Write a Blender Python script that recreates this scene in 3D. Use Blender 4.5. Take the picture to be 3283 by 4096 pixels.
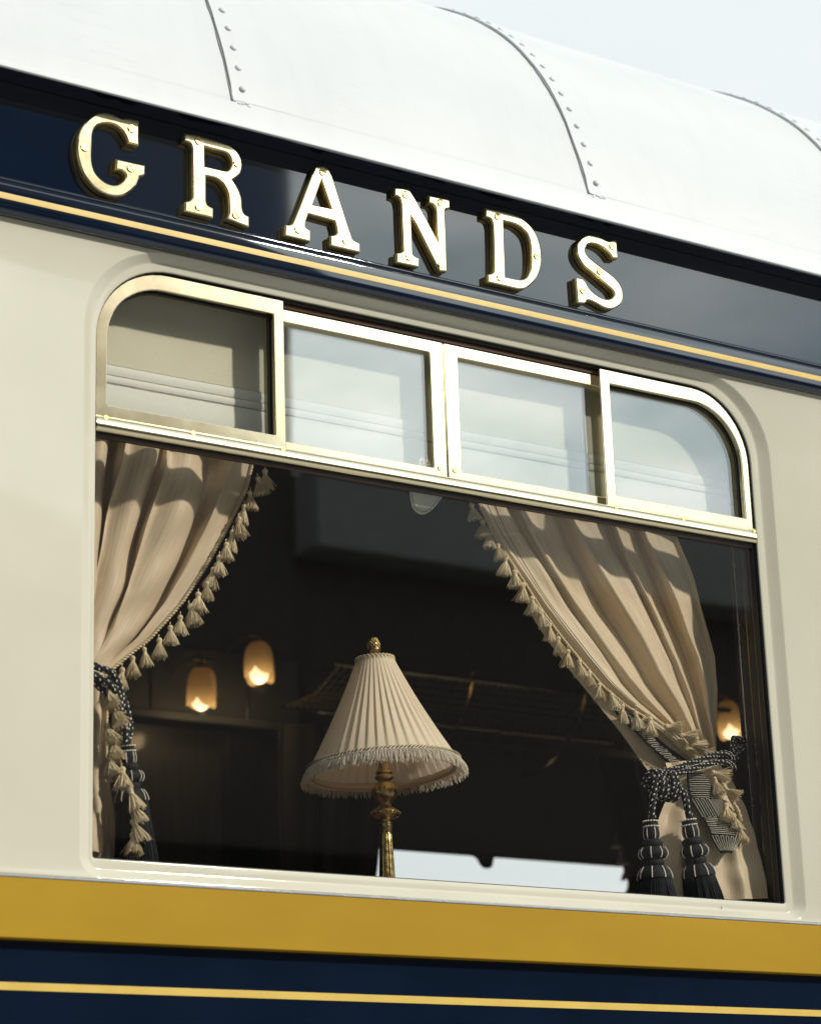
import bpy, bmesh, math, random
from mathutils import Vector, Matrix, Quaternion

random.seed(11)
for _o in list(bpy.data.objects):
    bpy.data.objects.remove(_o)
scene = bpy.context.scene
COL = scene.collection
R_ = math.radians
PI = math.pi

# ------------------------------------------------------------------ camera
cam_data = bpy.data.cameras.new('camera')
cam = bpy.data.objects.new('camera', cam_data)
COL.objects.link(cam)
cam_data.sensor_fit = 'VERTICAL'
cam_data.sensor_height = 36.0
cam_data.sensor_width = 36.0
cam_data.lens = 83.93
cam_data.clip_start = 0.05
cam_data.clip_end = 900.0
cam.matrix_world = Matrix((
    (0.83401281, -0.13727201, -0.53439594, -1.33056),
    (-0.5508026, -0.26373224, -0.79187234, -2.68300),
    (-0.03223553, 0.95477835, -0.29556585, -0.48522),
    (0, 0, 0, 1)))
cam_data.dof.use_dof = True
cam_data.dof.focus_distance = 3.50
cam_data.dof.aperture_fstop = 6.3
scene.camera = cam

# ------------------------------------------------------------------ sky
SUN_EL, SUN_AZ = R_(32.0), R_(34.5)          # azimuth measured from -Y towards +X
world = bpy.data.worlds.new('World')
scene.world = world
world.use_nodes = True
wn, wl = world.node_tree.nodes, world.node_tree.links
wn.clear()
w_out = wn.new('ShaderNodeOutputWorld')
w_bg = wn.new('ShaderNodeBackground')
w_bg.inputs['Strength'].default_value = 0.1
w_sky = wn.new('ShaderNodeTexSky')
w_sky.sky_type = 'NISHITA'
w_sky.sun_disc = False
w_sky.sun_elevation = SUN_EL
w_sky.sun_rotation = PI - SUN_AZ
w_sky.dust_density = 2.2
w_co = wn.new('ShaderNodeTexCoord')
w_map = wn.new('ShaderNodeMapping')
w_map.inputs['Scale'].default_value = (1.0, 1.0, 2.2)
w_noise = wn.new('ShaderNodeTexNoise')
w_noise.inputs['Scale'].default_value = 7.5
w_noise.inputs['Detail'].default_value = 7.0
w_noise.inputs['Roughness'].default_value = 0.55
w_ramp = wn.new('ShaderNodeValToRGB')
w_ramp.color_ramp.elements[0].position = 0.38
w_ramp.color_ramp.elements[0].color = (8.35, 9.0, 9.1, 1)
w_ramp.color_ramp.elements[1].position = 0.60
w_ramp.color_ramp.elements[1].color = (8.8, 9.3, 9.35, 1)
w_mix = wn.new('ShaderNodeMix')
w_mix.data_type = 'RGBA'
w_mix.blend_type = 'LIGHTEN'
w_mix.inputs[0].default_value = 1.0
wl.new(w_co.outputs['Generated'], w_map.inputs['Vector'])
wl.new(w_map.outputs['Vector'], w_noise.inputs['Vector'])
wl.new(w_noise.outputs['Fac'], w_ramp.inputs['Fac'])
w_veil = wn.new('ShaderNodeValToRGB')              # thin cloud: brightens and dims the clear sky
w_veil.color_ramp.elements[0].position = 0.40
w_veil.color_ramp.elements[0].color = (.50, .72, .86, 1)
w_veil.color_ramp.elements[1].position = 0.62
w_veil.color_ramp.elements[1].color = (.92, 1.12, 1.28, 1)
w_mul = wn.new('ShaderNodeMix')
w_mul.data_type = 'RGBA'
w_mul.blend_type = 'MULTIPLY'
w_mul.inputs[0].default_value = 1.0
wl.new(w_noise.outputs['Fac'], w_veil.inputs['Fac'])
wl.new(w_sky.outputs['Color'], w_mul.inputs[6])
wl.new(w_veil.outputs['Color'], w_mul.inputs[7])
wl.new(w_mul.outputs[2], w_mix.inputs[6])
wl.new(w_ramp.outputs['Color'], w_mix.inputs[7])
wl.new(w_mix.outputs[2], w_bg.inputs['Color'])
wl.new(w_bg.outputs[0], w_out.inputs['Surface'])

# ------------------------------------------------------------------ sun
sun_data = bpy.data.lights.new('sun', 'SUN')
sun_data.energy = 3.4
sun_data.angle = R_(2.6)
sun_data.color = (1.0, 0.94, 0.84)
sun = bpy.data.objects.new('sun', sun_data)
COL.objects.link(sun)
_sd = Vector((math.sin(SUN_AZ) * math.cos(SUN_EL), -math.cos(SUN_AZ) * math.cos(SUN_EL), math.sin(SUN_EL)))
sun.rotation_euler = _sd.to_track_quat('Z', 'Y').to_euler()
sun.location = _sd * 20

scene.view_settings.view_transform = 'Standard'
scene.view_settings.look = 'None'
scene.view_settings.exposure = 0.0
scene.view_settings.gamma = 1.0
scene.view_settings.use_curve_mapping = False
scene.render.engine = 'CYCLES'
scene.cycles.max_bounces = 10
scene.cycles.transparent_max_bounces = 16
scene.cycles.diffuse_bounces = 4
scene.cycles.glossy_bounces = 4
scene.cycles.caustics_reflective = False
scene.cycles.caustics_refractive = False
scene.cycles.sample_clamp_indirect = 6.0

# ------------------------------------------------------------------ materials
def new_mat(name):
    m = bpy.data.materials.new(name)
    m.use_nodes = True
    nt = m.node_tree
    b = nt.nodes['Principled BSDF']
    return m, nt.nodes, nt.links, b

def coords(n, l, scale, kind='Object'):
    tc = n.new('ShaderNodeTexCoord')
    mp = n.new('ShaderNodeMapping')
    mp.inputs['Scale'].default_value = scale if hasattr(scale, '__len__') else (scale,) * 3
    l.new(tc.outputs[kind], mp.inputs['Vector'])
    return mp.outputs['Vector']

def noise(n, l, vec, scale=1.0, detail=4.0, rough=0.5):
    t = n.new('ShaderNodeTexNoise')
    t.inputs['Scale'].default_value = scale
    t.inputs['Detail'].default_value = detail
    t.inputs['Roughness'].default_value = rough
    l.new(vec, t.inputs['Vector'])
    return t.outputs['Fac']

def ramp(n, l, fac, c0, c1, p0=0.35, p1=0.65):
    r = n.new('ShaderNodeValToRGB')
    r.color_ramp.elements[0].position = p0
    r.color_ramp.elements[1].position = p1
    r.color_ramp.elements[0].color = (*c0, 1)
    r.color_ramp.elements[1].color = (*c1, 1)
    l.new(fac, r.inputs['Fac'])
    return r.outputs['Color']

def vramp(n, l, fac, a, b, p0=0.35, p1=0.65):
    r = n.new('ShaderNodeMapRange')
    r.inputs['From Min'].default_value = p0
    r.inputs['From Max'].default_value = p1
    r.inputs['To Min'].default_value = a
    r.inputs['To Max'].default_value = b
    l.new(fac, r.inputs['Value'])
    return r.outputs['Result']

def bump(n, l, b, h, strength, dist, sock='Normal'):
    bp = n.new('ShaderNodeBump')
    bp.inputs['Strength'].default_value = strength
    bp.inputs['Distance'].default_value = dist
    l.new(h, bp.inputs['Height'])
    l.new(bp.outputs['Normal'], b.inputs[sock])
    return bp

def paint(name, c0, c1, rough, coat=0.0, nscale=3.0, bscale=60.0, bstr=0.08, bdist=0.001, coat_rough=0.03, spec=0.5, streak=(1, 1, 1), coat_ior=1.5):
    m, n, l, b = new_mat(name)
    v = coords(n, l, streak)
    f = noise(n, l, v, nscale, 5, 0.6)
    l.new(ramp(n, l, f, c0, c1), b.inputs['Base Color'])
    b.inputs['Roughness'].default_value = rough
    b.inputs['Specular IOR Level'].default_value = spec
    b.inputs['Coat Weight'].default_value = coat
    b.inputs['Coat Roughness'].default_value = coat_rough
    b.inputs['Coat IOR'].default_value = coat_ior
    v2 = coords(n, l, 1.0)
    h = noise(n, l, v2, bscale, 2, 0.5)
    bp = bump(n, l, b, h, bstr, bdist)
    if coat > 0:
        l.new(bp.outputs['Normal'], b.inputs['Coat Normal'])
    return m

def metal(name, c0, c1, r0, r1, nscale=25.0, bscale=180.0, bstr=0.15, bdist=0.0006, streak=(1, 1, 1)):
    m, n, l, b = new_mat(name)
    v = coords(n, l, streak)
    f = noise(n, l, v, nscale, 6, 0.65)
    l.new(ramp(n, l, f, c0, c1, 0.3, 0.7), b.inputs['Base Color'])
    l.new(vramp(n, l, f, r0, r1), b.inputs['Roughness'])
    b.inputs['Metallic'].default_value = 1.0
    v2 = coords(n, l, 1.0)
    h = noise(n, l, v2, bscale, 5, 0.6)
    bump(n, l, b, h, bstr, bdist)
    return m

M = {}
M['cream'] = paint('cream_paint', (.54, .518, .415), (.59, .568, .465), .62, coat=1.0, nscale=2.2, bscale=9, bstr=.06, bdist=.0015, coat_rough=.055, spec=.1)
M['white'] = paint('white_roof_paint', (.575, .61, .63), (.62, .652, .67), .5, nscale=4.0, bscale=22, bstr=.22, bdist=.0025, streak=(.6, 1, 1))
def age_roof(m):
    n, l = m.node_tree.nodes, m.node_tree.links
    b = n['Principled BSDF']
    src = b.inputs['Base Color'].links[0].from_socket
    v = coords(n, l, (1.3, 9.0, 16.0))
    f = noise(n, l, v, 1.6, 9, .72)
    crack = n.new('ShaderNodeMath'); crack.operation = 'SUBTRACT'; crack.inputs[1].default_value = .5
    ab = n.new('ShaderNodeMath'); ab.operation = 'ABSOLUTE'
    l.new(f, crack.inputs[0]); l.new(crack.outputs[0], ab.inputs[0])
    line = vramp(n, l, ab.outputs[0], 1.0, 0.0, .0, .006)
    v2 = coords(n, l, (1.0, 1.0, 1.0))
    msk = vramp(n, l, noise(n, l, v2, 3.2, 3, .5), 0.0, .42, .52, .64)
    mul = n.new('ShaderNodeMath'); mul.operation = 'MULTIPLY'
    l.new(line, mul.inputs[0]); l.new(msk, mul.inputs[1])
    v3 = coords(n, l, (7.0, 1.2, 1.2))
    soot = vramp(n, l, noise(n, l, v3, 2.0, 6, .62), 0.0, .10, .50, .78)
    add = n.new('ShaderNodeMath'); add.operation = 'MAXIMUM'
    l.new(mul.outputs[0], add.inputs[0]); l.new(soot, add.inputs[1])
    mx = n.new('ShaderNodeMix'); mx.data_type = 'RGBA'
    mx.inputs[7].default_value = (.30, .30, .29, 1)
    l.new(add.outputs[0], mx.inputs[0]); l.new(src, mx.inputs[6])
    l.new(mx.outputs[2], b.inputs['Base Color'])
age_roof(M['white'])
M['navy'] = paint('navy_gloss_paint', (.0024, .0075, .020), (.0040, .0105, .027), .5, coat=1.0, nscale=5, bscale=14, bstr=.02, bdist=.001, coat_rough=.035, spec=0.0, coat_ior=1.72)
M['gold_band'] = paint('ochre_gold_paint', (.325, .188, .007), (.40, .24, .012), .55, spec=.15, coat=.05, coat_rough=.16, nscale=3.0, bscale=420, bstr=.10, bdist=.0005, streak=(.5, 1, 1.2))
M['gold_line'] = paint('gold_line_paint', (.58, .395, .065), (.66, .46, .09), .45, coat=.0, nscale=12, coat_rough=.1)
M['brass'] = metal('polished_brass', (.89, .79, .53), (.93, .84, .59), .116, .136, nscale=14, bscale=90, bstr=.10, bdist=.00012)
M['brass_letter'] = metal('cast_letter_brass', (.87, .76, .47), (.92, .82, .54), .108, .128, nscale=40, bscale=160, bstr=.30, bdist=.0001)
M['brass_screw'] = metal('screw_brass', (.42, .28, .10), (.66, .48, .22), .3, .45, nscale=200, bscale=400)
M['brass_old'] = metal('aged_brass', (.16, .105, .035), (.62, .45, .19), .22, .42, nscale=90, bscale=300, bstr=.35, bdist=.0008)
M['brass_dark'] = metal('interior_brass', (.72, .50, .22), (.85, .63, .32), .12, .22)

def plain(name, col, rough=.5, spec=.5, metallic=0.0):
    m, n, l, b = new_mat(name)
    v = coords(n, l, 1.0)
    f = noise(n, l, v, 18, 4)
    l.new(ramp(n, l, f, tuple(c * .82 for c in col), tuple(min(1, c * 1.12) for c in col)), b.inputs['Base Color'])
    b.inputs['Roughness'].default_value = rough
    b.inputs['Specular IOR Level'].default_value = spec
    b.inputs['Metallic'].default_value = metallic
    return m

M['rubber'] = plain('black_rubber', (.012, .012, .012), .55)
M['chrome'] = metal('steel_strip', (.45, .47, .52), (.6, .62, .66), .18, .3)

def wood(name, c0, c1, rough, axis=(1.0, 22, 22)):
    m, n, l, b = new_mat(name)
    v = coords(n, l, axis)
    f = noise(n, l, v, 7, 6, .6)
    l.new(ramp(n, l, f, c0, c1), b.inputs['Base Color'])
    b.inputs['Roughness'].default_value = rough
    b.inputs['Coat Weight'].default_value = .5
    b.inputs['Coat Roughness'].default_value = .12
    bump(n, l, b, f, .2, .0006)
    return m

M['mahogany'] = wood('mahogany', (.10, .030, .012), (.26, .095, .038), .4)
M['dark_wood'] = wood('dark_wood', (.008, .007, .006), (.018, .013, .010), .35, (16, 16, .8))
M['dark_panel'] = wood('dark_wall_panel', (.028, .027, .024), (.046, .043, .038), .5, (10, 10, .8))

def glass(name, base, tint=(1, 1, 1)):
    m = bpy.data.materials.new(name)
    m.use_nodes = True
    n, l = m.node_tree.nodes, m.node_tree.links
    n.clear()
    out = n.new('ShaderNodeOutputMaterial')
    mix = n.new('ShaderNodeMixShader')
    tr = n.new('ShaderNodeBsdfTransparent')
    tr.inputs['Color'].default_value = (*tint, 1)
    gl = n.new('ShaderNodeBsdfGlossy')
    gl.inputs['Roughness'].default_value = 0.012
    lw = n.new('ShaderNodeLayerWeight')
    lw.inputs['Blend'].default_value = 0.5
    pw = n.new('ShaderNodeMath'); pw.operation = 'POWER'; pw.inputs[1].default_value = 5.0
    ml = n.new('ShaderNodeMath'); ml.operation = 'MULTIPLY_ADD'
    ml.inputs[1].default_value = 1.0 - base
    ml.inputs[2].default_value = base
    l.new(lw.outputs['Facing'], pw.inputs[0])
    l.new(pw.outputs[0], ml.inputs[0])
    v = coords(n, l, 1.0)
    f = noise(n, l, v, 6, 2)
    bp = n.new('ShaderNodeBump'); bp.inputs['Strength'].default_value = .02; bp.inputs['Distance'].default_value = .002
    l.new(f, bp.inputs['Height'])
    l.new(bp.outputs['Normal'], gl.inputs['Normal'])
    l.new(ml.outputs[0], mix.inputs[0])
    l.new(tr.outputs[0], mix.inputs[1])
    l.new(gl.outputs[0], mix.inputs[2])
    l.new(mix.outputs[0], out.inputs['Surface'])
    return m

M['pane'] = glass('clear_window_glass', .040, (.99, .995, .99))
M['vent_pane'] = glass('bright_vent_glass', .17, (.95, .965, .965))

def cloth(name, c0, c1, trans=.18, weave=(900, 900, 140), rough=.85, bstr=.25, sheen=.3, kind='Object'):
    m, n, l, b = new_mat(name)
    v = coords(n, l, weave, kind)
    f = noise(n, l, v, 1.0, 4, .65)
    v2 = coords(n, l, 14.0)
    f2 = noise(n, l, v2, 1.0, 3)
    mx = n.new('ShaderNodeMath'); mx.operation = 'MULTIPLY_ADD'; mx.inputs[1].default_value = .75
    hf = n.new('ShaderNodeMath'); hf.operation = 'MULTIPLY'; hf.inputs[1].default_value = .25
    l.new(f2, hf.inputs[0]); l.new(f, mx.inputs[0]); l.new(hf.outputs[0], mx.inputs[2])
    col = ramp(n, l, mx.outputs[0], c0, c1, .3, .7)
    l.new(col, b.inputs['Base Color'])
    b.inputs['Roughness'].default_value = rough
    b.inputs['Specular IOR Level'].default_value = .25
    b.inputs['Sheen Weight'].default_value = sheen
    b.inputs['Sheen Roughness'].default_value = .4
    bump(n, l, b, f, bstr, .0006)
    if trans > 0:
        out = n['Material Output']
        t = n.new('ShaderNodeBsdfTranslucent')
        mix = n.new('ShaderNodeMixShader'); mix.inputs[0].default_value = trans
        l.new(col, t.inputs['Color'])
        l.new(b.outputs[0], mix.inputs[1]); l.new(t.outputs[0], mix.inputs[2])
        l.new(mix.outputs[0], out.inputs['Surface'])
    return m

M['curtain'] = cloth('curtain_silk', (.52, .395, .25), (.75, .60, .415), .12, weave=(210, 9, 1), rough=.5, bstr=.5, kind='UV')
M['blind'] = cloth('blind_canvas', (.66, .61, .44), (.75, .70, .54), .15, weave=(420, 420, 420), bstr=.5, sheen=.1)
M['blind_band'] = cloth('blind_hem', (.72, .70, .60), (.80, .78, .69), .08, weave=(300, 300, 300), bstr=.12, sheen=0)
M['tassel'] = cloth('tassel_silk', (.60, .47, .27), (.80, .66, .43), .15, weave=(300, 300, 60), rough=.5, bstr=.1, sheen=.2)
M['shade'] = cloth('lampshade_silk', (.90, .735, .52), (.95, .81, .61), .34, weave=(700, 700, 60), bstr=.2, sheen=.2)
M['fringe'] = cloth('lamp_fringe', (.86, .77, .62), (.92, .85, .72), .4, weave=(200, 200, 60), rough=.45, sheen=.2)
M['lining'] = cloth('shade_wire_tape', (.52, .36, .22), (.60, .43, .28), .2, weave=(300, 300, 300))
M['braid_grey'] = cloth('olive_braid', (.20, .165, .10), (.36, .30, .19), 0, weave=(400, 400, 400), rough=.6)
M['rope'] = cloth('black_rope', (.005, .0055, .007), (.012, .013, .016), 0, weave=(600, 600, 300), rough=.75, sheen=.04)
M['fleck'] = cloth('cream_cord', (.62, .56, .46), (.74, .68, .58), 0, weave=(500, 500, 500), rough=.7)
M['soutache'] = cloth('grey_soutache', (.26, .23, .175), (.36, .32, .25), 0, weave=(500, 500, 500), rough=.45)
M['dark_cloth'] = cloth('backlit_dark_cloth', (.050, .042, .034), (.075, .064, .052), .05)  # near-black colour stands in for the backlit shade on far blind and curtains
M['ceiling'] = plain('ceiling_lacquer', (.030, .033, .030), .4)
M['stone'] = plain('platform_concrete', (.40, .39, .37), .9)
M['brick'] = plain('dark_brickwork', (.21, .19, .17), .9)
M['fascia'] = plain('canopy_fascia', (.66, .67, .65), .7)
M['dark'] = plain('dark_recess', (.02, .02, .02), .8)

def emit(name, col, strength):
    m, n, l, b = new_mat(name)
    b.inputs['Base Color'].default_value = (*col, 1)
    b.inputs['Emission Color'].default_value = (*col, 1)
    b.inputs['Emission Strength'].default_value = strength
    return m

M['bulb'] = emit('glowing_bulb', (1.0, .80, .47), 1.3)
M['tulip'] = cloth('tulip_shade', (.62, .45, .22), (.72, .54, .30), .45, weave=(260, 260, 20), bstr=.3, sheen=0)

# ------------------------------------------------------------------ mesh helpers
def link(name, me, mat, parent=None, loc=None, smooth=35.0):
    if mat is not None:
        me.materials.append(mat)
    o = bpy.data.objects.new(name, me)
    COL.objects.link(o)
    if parent is not None:
        o.parent = parent
    if loc is not None:
        o.location = loc
    if smooth:
        me.polygons.foreach_set('use_smooth', [True] * len(me.polygons))
        if smooth < 179:
            me.set_sharp_from_angle(angle=R_(smooth))
    return o

def mesh(name, verts, faces):
    me = bpy.data.meshes.new(name)
    me.from_pydata([tuple(v) for v in verts], [], faces)
    me.validate()
    me.update()
    bm = bmesh.new(); bm.from_mesh(me)
    bmesh.ops.recalc_face_normals(bm, faces=bm.faces)
    bm.to_mesh(me); bm.free()
    return me

class MB:
    """collects shapes of ONE piece, then links them as one mesh object"""
    def __init__(self):
        self.v, self.f = [], []
    def add(self, verts, faces):
        k = len(self.v)
        self.v += [tuple(p) for p in verts]
        self.f += [tuple(i + k for i in f) for f in faces]
        return self
    def box(self, x0, x1, y0, y1, z0, z1, c=0.0):
        if c <= 0:
            v = [(x, y, z) for x in (x0, x1) for y in (y0, y1) for z in (z0, z1)]
            return self.add(v, [(0, 1, 3, 2), (4, 6, 7, 5), (0, 4, 5, 1), (2, 3, 7, 6), (0, 2, 6, 4), (1, 5, 7, 3)])
        bm = bmesh.new()
        bmesh.ops.create_cube(bm, size=1)
        for q in bm.verts:
            q.co = Vector((x0 + (q.co.x + .5) * (x1 - x0), y0 + (q.co.y + .5) * (y1 - y0), z0 + (q.co.z + .5) * (z1 - z0)))
        bmesh.ops.bevel(bm, geom=list(bm.edges), offset=c, segments=2, profile=.5, affect='EDGES')
        bm.verts.index_update()
        self.add([q.co for q in bm.verts], [[q.index for q in f.verts] for f in bm.faces])
        bm.free()
        return self
    def loops(self, loops, closed=True, cap0=False, cap1=False):
        k = len(self.v); n = len(loops[0])
        for lp in loops:
            self.v += [tuple(p) for p in lp]
        for a in range(len(loops) - 1):
            for i in range(n if closed else n - 1):
                j = (i + 1) % n
                self.f.append((k + a * n + i, k + a * n + j, k + (a + 1) * n + j, k + (a + 1) * n + i))
        if cap0: self.f.append(tuple(k + i for i in range(n)))
        if cap1: self.f.append(tuple(k + (len(loops) - 1) * n + i for i in range(n)))
        return self
    def lathe(self, prof, n=24, c=(0, 0, 0), mod=None, ax=None):
        """prof: [(radius, z)]; mod(angle, i) scales the radius"""
        lps = []
        for i, (r, z) in enumerate(prof):
            lp = []
            for k in range(n):
                a = 2 * PI * k / n
                rr = r * (mod(a, i) if mod else 1)
                p = Vector((rr * math.cos(a), rr * math.sin(a), z))
                if ax is not None: p = ax @ p
                lp.append(p + Vector(c))
            lps.append(lp)
        return self.loops(lps, True, prof[0][0] > 1e-5, prof[-1][0] > 1e-5)
    def tube(self, pts, rad, n=6, cap=True):
        pts = [Vector(p) for p in pts]
        rads = rad if hasattr(rad, '__len__') else [rad] * len(pts)
        t0 = (pts[1] - pts[0]).normalized()
        nrm = t0.orthogonal().normalized()
        lps = []
        for i, p in enumerate(pts):
            t = (pts[min(i + 1, len(pts) - 1)] - pts[max(i - 1, 0)])
            t = t.normalized() if t.length > 1e-9 else t0
            nrm = (nrm - t * nrm.dot(t))
            nrm = nrm.normalized() if nrm.length > 1e-6 else t.orthogonal().normalized()
            b = t.cross(nrm)
            lps.append([p + (nrm * math.cos(2 * PI * k / n) + b * math.sin(2 * PI * k / n)) * rads[i] for k in range(n)])
        return self.loops(lps, True, cap, cap)
    def ball(self, c, rx, ry=None, rz=None, n=10, m=6, rot=None):
        ry = rx if ry is None else ry; rz = rx if rz is None else rz
        lps = []
        for j in range(1, m):
            th = PI * j / m
            lp = []
            for k in range(n):
                a = 2 * PI * k / n
                p = Vector((rx * math.sin(th) * math.cos(a), ry * math.sin(th) * math.sin(a), rz * math.cos(th)))
                if rot is not None: p = rot @ p
                lp.append(p + Vector(c))
            lps.append(lp)
        return self.loops(lps, True, True, True)
    def grid(self, fn, nu, nv):
        k = len(self.v)
        for j in range(nv + 1):
            for i in range(nu + 1):
                self.v.append(tuple(fn(i / nu, j / nv)))
        for j in range(nv):
            for i in range(nu):
                a = k + j * (nu + 1) + i
                self.f.append((a, a + 1, a + nu + 2, a + nu + 1))
        return self
    def build(self, name, mat, parent=None, loc=None, smooth=35.0, uv=None):
        me_ = mesh(name, self.v, self.f)
        if uv:                                   # uv = (nu, nv) of a single grid
            lay = me_.uv_layers.new(name='UVMap')
            for lp_ in me_.loops:
                k = lp_.vertex_index
                lay.data[lp_.index].uv = ((k % (uv[0] + 1)) / uv[0], (k // (uv[0] + 1)) / uv[1])
        return link(name, me_, mat, parent, loc, smooth)

def empty(name, loc=(0, 0, 0), label=None, cat=None, group=None):
    o = bpy.data.objects.new(name, None)
    COL.objects.link(o)
    o.location = loc
    if label: tag(o, label, cat, group)
    return o

def tag(o, label, cat, group=None, kind=None):
    if label: o['label'] = label
    if cat: o['category'] = cat
    if group: o['group'] = group
    if kind: o['kind'] = kind
    return o

def lerp(a, b, t): return a + (b - a) * t

def poly_at(pts, t):
    """point at fraction t (by arc length) of a polyline of tuples"""
    d = [0.0]
    for a, b in zip(pts, pts[1:]):
        d.append(d[-1] + math.dist(a, b))
    s = t * d[-1]
    for i in range(len(pts) - 1):
        if s <= d[i + 1] or i == len(pts) - 2:
            q = (s - d[i]) / max(d[i + 1] - d[i], 1e-9)
            return tuple(lerp(u, v, q) for u, v in zip(pts[i], pts[i + 1]))

def crom(pts, per=6, closed=False):
    """Catmull-Rom through points"""
    n = len(pts); out = []
    rng = n if closed else n - 1
    for i in range(rng):
        p = [Vector(pts[(i + k) % n]) if closed else Vector(pts[min(max(i + k, 0), n - 1)]) for k in (-1, 0, 1, 2)]
        for s in range(per):
            t = s / per
            out.append(.5 * ((2 * p[1]) + (p[2] - p[0]) * t + (2 * p[0] - 5 * p[1] + 4 * p[2] - p[3]) * t * t + (3 * p[1] - p[0] - 3 * p[2] + p[3]) * t ** 3))
    if not closed: out.append(Vector(pts[-1]))
    return out

def rrect(x0, x1, z0, z1, rbl, rbr, rtr, rtl, n=14):
    """rounded rectangle in xz, fixed number of points"""
    pts = []
    for cx, cz, r, a0 in ((x0 + rbl, z0 + rbl, rbl, PI), (x1 - rbr, z0 + rbr, rbr, 1.5 * PI), (x1 - rtr, z1 - rtr, rtr, 0), (x0 + rtl, z1 - rtl, rtl, .5 * PI)):
        for k in range(n):
            a = a0 + .5 * PI * k / (n - 1)
            pts.append((cx + r * math.cos(a), cz + r * math.sin(a)))
    return pts

def at_y(loop, y): return [(x, y, z) for x, z in loop]
M['vent_dark'] = M['pane']
M['sealant'] = plain('grey_sealant', (.27, .28, .28), .8)
M['frieze'] = plain('grey_frieze', (.060, .060, .056), .6)
M['brass_cast'] = metal('rough_cast_brass', (.92, .70, .27), (.98, .80, .38), .28, .46, nscale=140, bscale=420, bstr=.5, bdist=.0004)
M['net'] = plain('rack_netting', (.38, .30, .18), .8)

# ================================================================== the setting
XA, XB = -1.6, 4.6           # the length of carriage that is built
platform = MB().box(-60, 60, -60, -0.28, -2.3, -2.1).build('platform', M['stone'], smooth=0)
platform['kind'] = 'structure'
trackbed = MB().box(-60, 60, -0.27, 40, -3.4, -3.2).build('trackbed', M['stone'], smooth=0)
trackbed['kind'] = 'structure'

# ================================================================== carriage
car = empty('railway_carriage', (0, 0, -3.2), 'cream and navy railway carriage with gold bands and a white riveted roof', 'carriage')
def child(o):
    """parent to the carriage, keeping world coordinates"""
    o.parent = car
    o.matrix_parent_inverse = Matrix.Translation((0, 0, 3.2))
    return o

def sweep(prof, x0, x1, closed=True):
    mb = MB()
    mb.loops([[(x0, y, z) for y, z in prof], [(x1, y, z) for y, z in prof]], closed, closed, closed)
    return mb

# ---- cream side panel with the moulded window recess
lip = lambda e=0.0: rrect(-.0080 - e, 1.1447 + e, -.0036 - e, .8095 + e, .004 + e, .004 + e, .115 + e, .115 + e)
bin_ = rrect(-.0140, 1.1575, -.0168, .8212, .016, .016, .120, .120)
bout = rrect(-.0325, 1.1775, -.0300, .8320, .030, .030, .130, .130)
def mixl(t): return [(lerp(a[0], b[0], t), lerp(a[1], b[1], t)) for a, b in zip(bin_, bout)]
sp = MB()
lps = [at_y(lip(), .0136), at_y(lip(.0001), .0124), at_y(lip(.0007), .0116), at_y(lip(.0018), .0113)]
lps.append([(a[0], .0109, a[1]) for a in mixl(-.12)])
for t, s in ((0, 0), (.07, .02), (.15, .09), (.30, .25), (.50, .48), (.70, .71), (.84, .88), (.92, .965), (1.0, 1.0)):
    lps.append([(a[0], lerp(.0108, 0, s), a[1]) for a in mixl(t)])
sp.loops(lps)
me = mesh('side_panel', sp.v, sp.f)
bm = bmesh.new(); bm.from_mesh(me)
bm.verts.ensure_lookup_table()
nb = len(bout); base = (len(lps) - 1) * nb
ring = [bm.verts[base + i] for i in range(nb)]
edges = []
for i in range(nb):
    e = bm.edges.get((ring[i], ring[(i + 1) % nb]))
    if e: edges.append(e)
cor = [bm.verts.new(p) for p in ((XA, 0, -.0308), (XB, 0, -.0308), (XB, 0, .8335), (XA, 0, .8335))]
for i in range(4): edges.append(bm.edges.new((cor[i], cor[(i + 1) % 4])))
bmesh.ops.triangle_fill(bm, use_beauty=True, edges=edges)
bmesh.ops.recalc_face_normals(bm, faces=bm.faces)
bm.to_mesh(me); bm.free()
side = child(link('side_panel', me, M['cream'], smooth=50))

rg = MB(); rg.loops([at_y(lip(.0020), .0137), at_y(lip(-.0006), .0137), at_y(lip(-.0006), .0310), at_y(lip(.0020), .0310)])
child(rg.build('reveal_gasket', M['rubber'], smooth=30))

# ---- waist: steel ledge, ochre band, navy lower panel with a gold line
child(sweep([(.004, -.0312), (-.002, -.0314), (-.0118, -.0345), (-.0128, -.0358), (-.0118, -.0368), (.004, -.0368)], XA, XB).build('ledge_strip', M['chrome'], smooth=30))
child(sweep([(.004, -.0372), (-.0112, -.0372), (-.0122, -.0385), (-.0126, -.072), (-.0124, -.1092), (-.0116, -.1102), (.004, -.1106)], XA, XB).build('waist_band', M['gold_band'], smooth=30))
lower = child(sweep([(.004, -.1110), (.0035, -.112), (.0030, -.60), (.0030, -1.62), (.03, -1.62), (.03, -.1110)], XA, XB).build('lower_panel', M['navy'], smooth=0))
sweep([(.0029, -.1708), (.0022, -.1706), (.0022, -.1612), (.0029, -.1610)], XA, XB).build('gold_line', M['gold_line'], lower, smooth=0)
child(sweep([(.06, -1.63), (.06, -2.3), (.3, -2.9), (2.5, -2.9), (2.8, -1.63)], XA, XB).build('underframe', M['dark'], smooth=0))

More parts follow.
